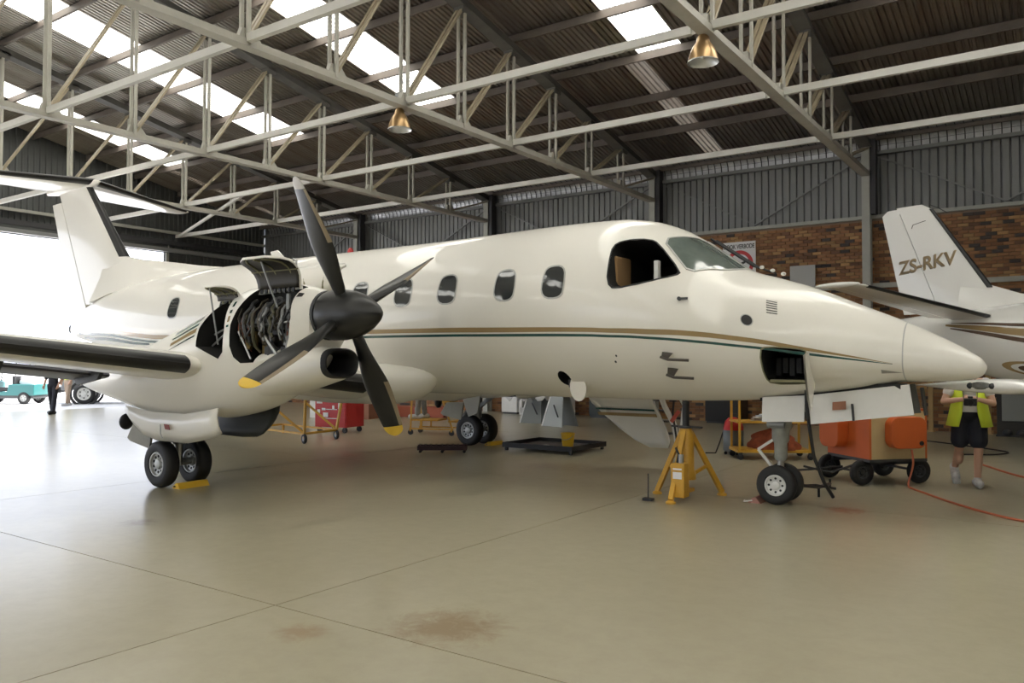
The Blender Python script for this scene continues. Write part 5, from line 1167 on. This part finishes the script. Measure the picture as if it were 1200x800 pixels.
# ---- simple standing figure used for the people further away
def stander(name, label, loc, rz, leg_m, top_m, hair_m, shoe_m, stride=.12, arm=0.0, vox=.018, vest=None):
    t = thing('person', label, 'person', loc, rz); hL, hR = V((.09, 0, .9)), V((-.09, 0, .9)); kL, kR = V((.1, -.02 - stride * .4, .5)), V((-.1, stride * .3, .5)); aL, aR = V((.1, -stride, .1)), V((-.1, stride, .1))
    sL, sR = V((.19, 0, 1.4)), V((-.19, 0, 1.4)); eL, eR = V((.26, .03 - arm * .1, 1.12)), V((-.26, .03, 1.12)); wL, wR = V((.24, -.1 - arm * .2, .92 + arm * .25)), V((-.25, -.08, .9)); h = V((0, -.01, 1.61))
    sh = [('e', (0, 0, .96), (.15, .105, .14)), ('e', (0, 0, 1.13), (.148, .1, .2)), ('e', (0, 0, 1.3), (.17, .11, .15)), ('c', sL, sR, .065, .065)] + chain([hL, kL, aL], (.085, .058, .042)) + chain([hR, kR, aR], (.085, .058, .042)) + chain([sL, eL, wL], (.058, .042, .03)) + chain([sR, eR, wR], (.058, .042, .03)) + head_shapes(h, F)
    sh += hand(wL, (-.02, -.1, -.25), (-1, 0, 0), .35) + hand(wR, (.02, -.1, -.25), (1, 0, 0), .35)
    fuse('body', sh, SKIN, t, .011 if vox < .02 else .014, 2); eyes_hair(t, h, F, hair_m)
    fuse('trousers', trousers_shapes((hL, hR), (kL, kR), (aL, aR)), leg_m, t, vox)
    fuse('shirt', [('e', (0, 0, 1.02), (.163, .118, .13)), ('e', (0, 0, 1.15), (.16, .115, .2)), ('e', (0, 0, 1.31), (.182, .122, .145)), ('c', sL, eL, .074, .056), ('c', sR, eR, .074, .056)] , top_m, t, vox)
    if vest: fuse('vest', [('e', (0, 0, 1.08), (.175, .13, .18)), ('e', (0, 0, 1.28), (.19, .132, .15))], vest, t, vox)
    for a in (aL, aR): shoe(t, a, F, shoe_m, .016)
    return t
stander('person', 'person in grey trousers standing on the yellow mobile steps', (-11.62, 4.47, .35), math.radians(-60), TROUSER, mat('shirt_blue', (.12, .15, .22), .8), HAIR, SHOE, .06)
stander('person', 'person in dark trousers standing inside the open doorway', (-25.65, 2.95, 0), math.radians(30), NAVY, NAVY, HAIR, BLACK, .13)
stander('person', 'person in a yellow hi-vis top outside the doorway', (-30.4, 5.75, -.01), math.radians(10), mat('khaki_cloth', (.33, .25, .18), .8), HIVIS, HAIR, SHOE, .12, vest=HIVIS)

# ================================================================== vehicles on the apron
def cart(loc, rz, label, load):
    t = thing('utility_cart', label, 'vehicle', loc, rz)
    part_box('chassis', DGREY, t, -1.15, 1.15, -.5, .5, .22, .34); MB().prism([(-1.2, -.55, .34), (-1.2, -.55, .78), (-.2, -.55, .78), (-.15, -.55, .5), (.45, -.55, .45), (.5, -.55, .34)], (0, 1.1, 0)).build('rear_body', TEAL, t, bevel=.03)
    MB().prism([(.55, -.5, .34), (.55, -.5, .85), (.75, -.5, .92), (1.2, -.5, .62), (1.25, -.5, .34)], (0, 1.0, 0)).build('front_cowl', TEAL, t, bevel=.04)
    part_box('seat', BLACK, t, -.3, .25, -.45, .45, .5, .66, bevel=.03); part_box('seat_back', BLACK, t, -.4, -.28, -.45, .45, .66, 1.1, bevel=.03); MB().tube([(.6, .2, .8), (.35, .2, 1.0)], .02, 6).build('steering_column', BLACK, t)
    MB().lathe([(.17, 0), (.18, .015), (.17, .03)], (.33, .2, 1.0), (-.6, 0, .8), 16, cap=False).build('steering_wheel', BLACK, t)
    for x_ in (-.8, .85):
        for y_ in (-.5, .5): wheel(t, (x_, y_, .24), .24, .17, .13, RIM, holes=5, n=20)
    for x_ in (-.4, .7):
        for y_ in (-.45, .45): MB().cyl((x_, y_, .8), (x_ - .05, y_, 1.75), .02).build('roof_post', DGREY, t)
    part_box('canopy', mat('canopy_white', (.7, .7, .7), .5), t, -.65, .95, -.55, .55, 1.75, 1.8, bevel=.02)
    if load: blob('load', load, t, (-.75, 0, .78), (.35, .4, .4), 4)
cart((-33.7, 5.2, -.01), math.radians(215), 'green utility cart on the apron left of the dark-trousered person', PAPER)
pk = thing('pickup_truck', 'grey four-wheel-drive pickup with a pale front wheel beyond the nacelle', 'vehicle', (-30.9, 8.35, -.01), math.radians(235))
MB().prism([(-2.3, -.85, .55), (-2.3, -.85, 1.2), (-.5, -.85, 1.22), (-.35, -.85, 1.85), (.75, -.85, 1.85), (1.25, -.85, 1.25), (2.2, -.85, 1.15), (2.3, -.85, .55)], (0, 1.7, 0)).build('body', CARGREY, pk, bevel=.06)
for s in (-1, 1):
    MB().prism([(-.25, s * .855, 1.28), (-.2, s * .855, 1.75), (.68, s * .855, 1.75), (1.08, s * .855, 1.28)], (0, s * .01, 0)).build('side_window', GLASS_D, pk)
    for x_ in (-1.45, 1.45):
        w = wheel(pk, (x_, s * .78, .4), .4, .26, .25, RIMW, holes=6, n=28); MB().lathe([(.52, -.1), (.54, 0), (.52, .08), (.44, .08), (.44, -.1)], (x_, s * .8, .42), (0, 1, 0), 28, cap=False).build('wheel_arch', BLACK, pk, 40)
part_box('bumper', BLACK, pk, 2.25, 2.45, -.85, .85, .45, .68, bevel=.03); part_box('bumper', BLACK, pk, -2.42, -2.28, -.85, .85, .45, .65, bevel=.03); MB().prism([(.80, -.75, 1.84), (1.26, -.75, 1.28), (1.30, -.75, 1.29), (.84, -.75, 1.86)], (0, 1.5, 0)).build('windscreen', GLASS_D, pk)
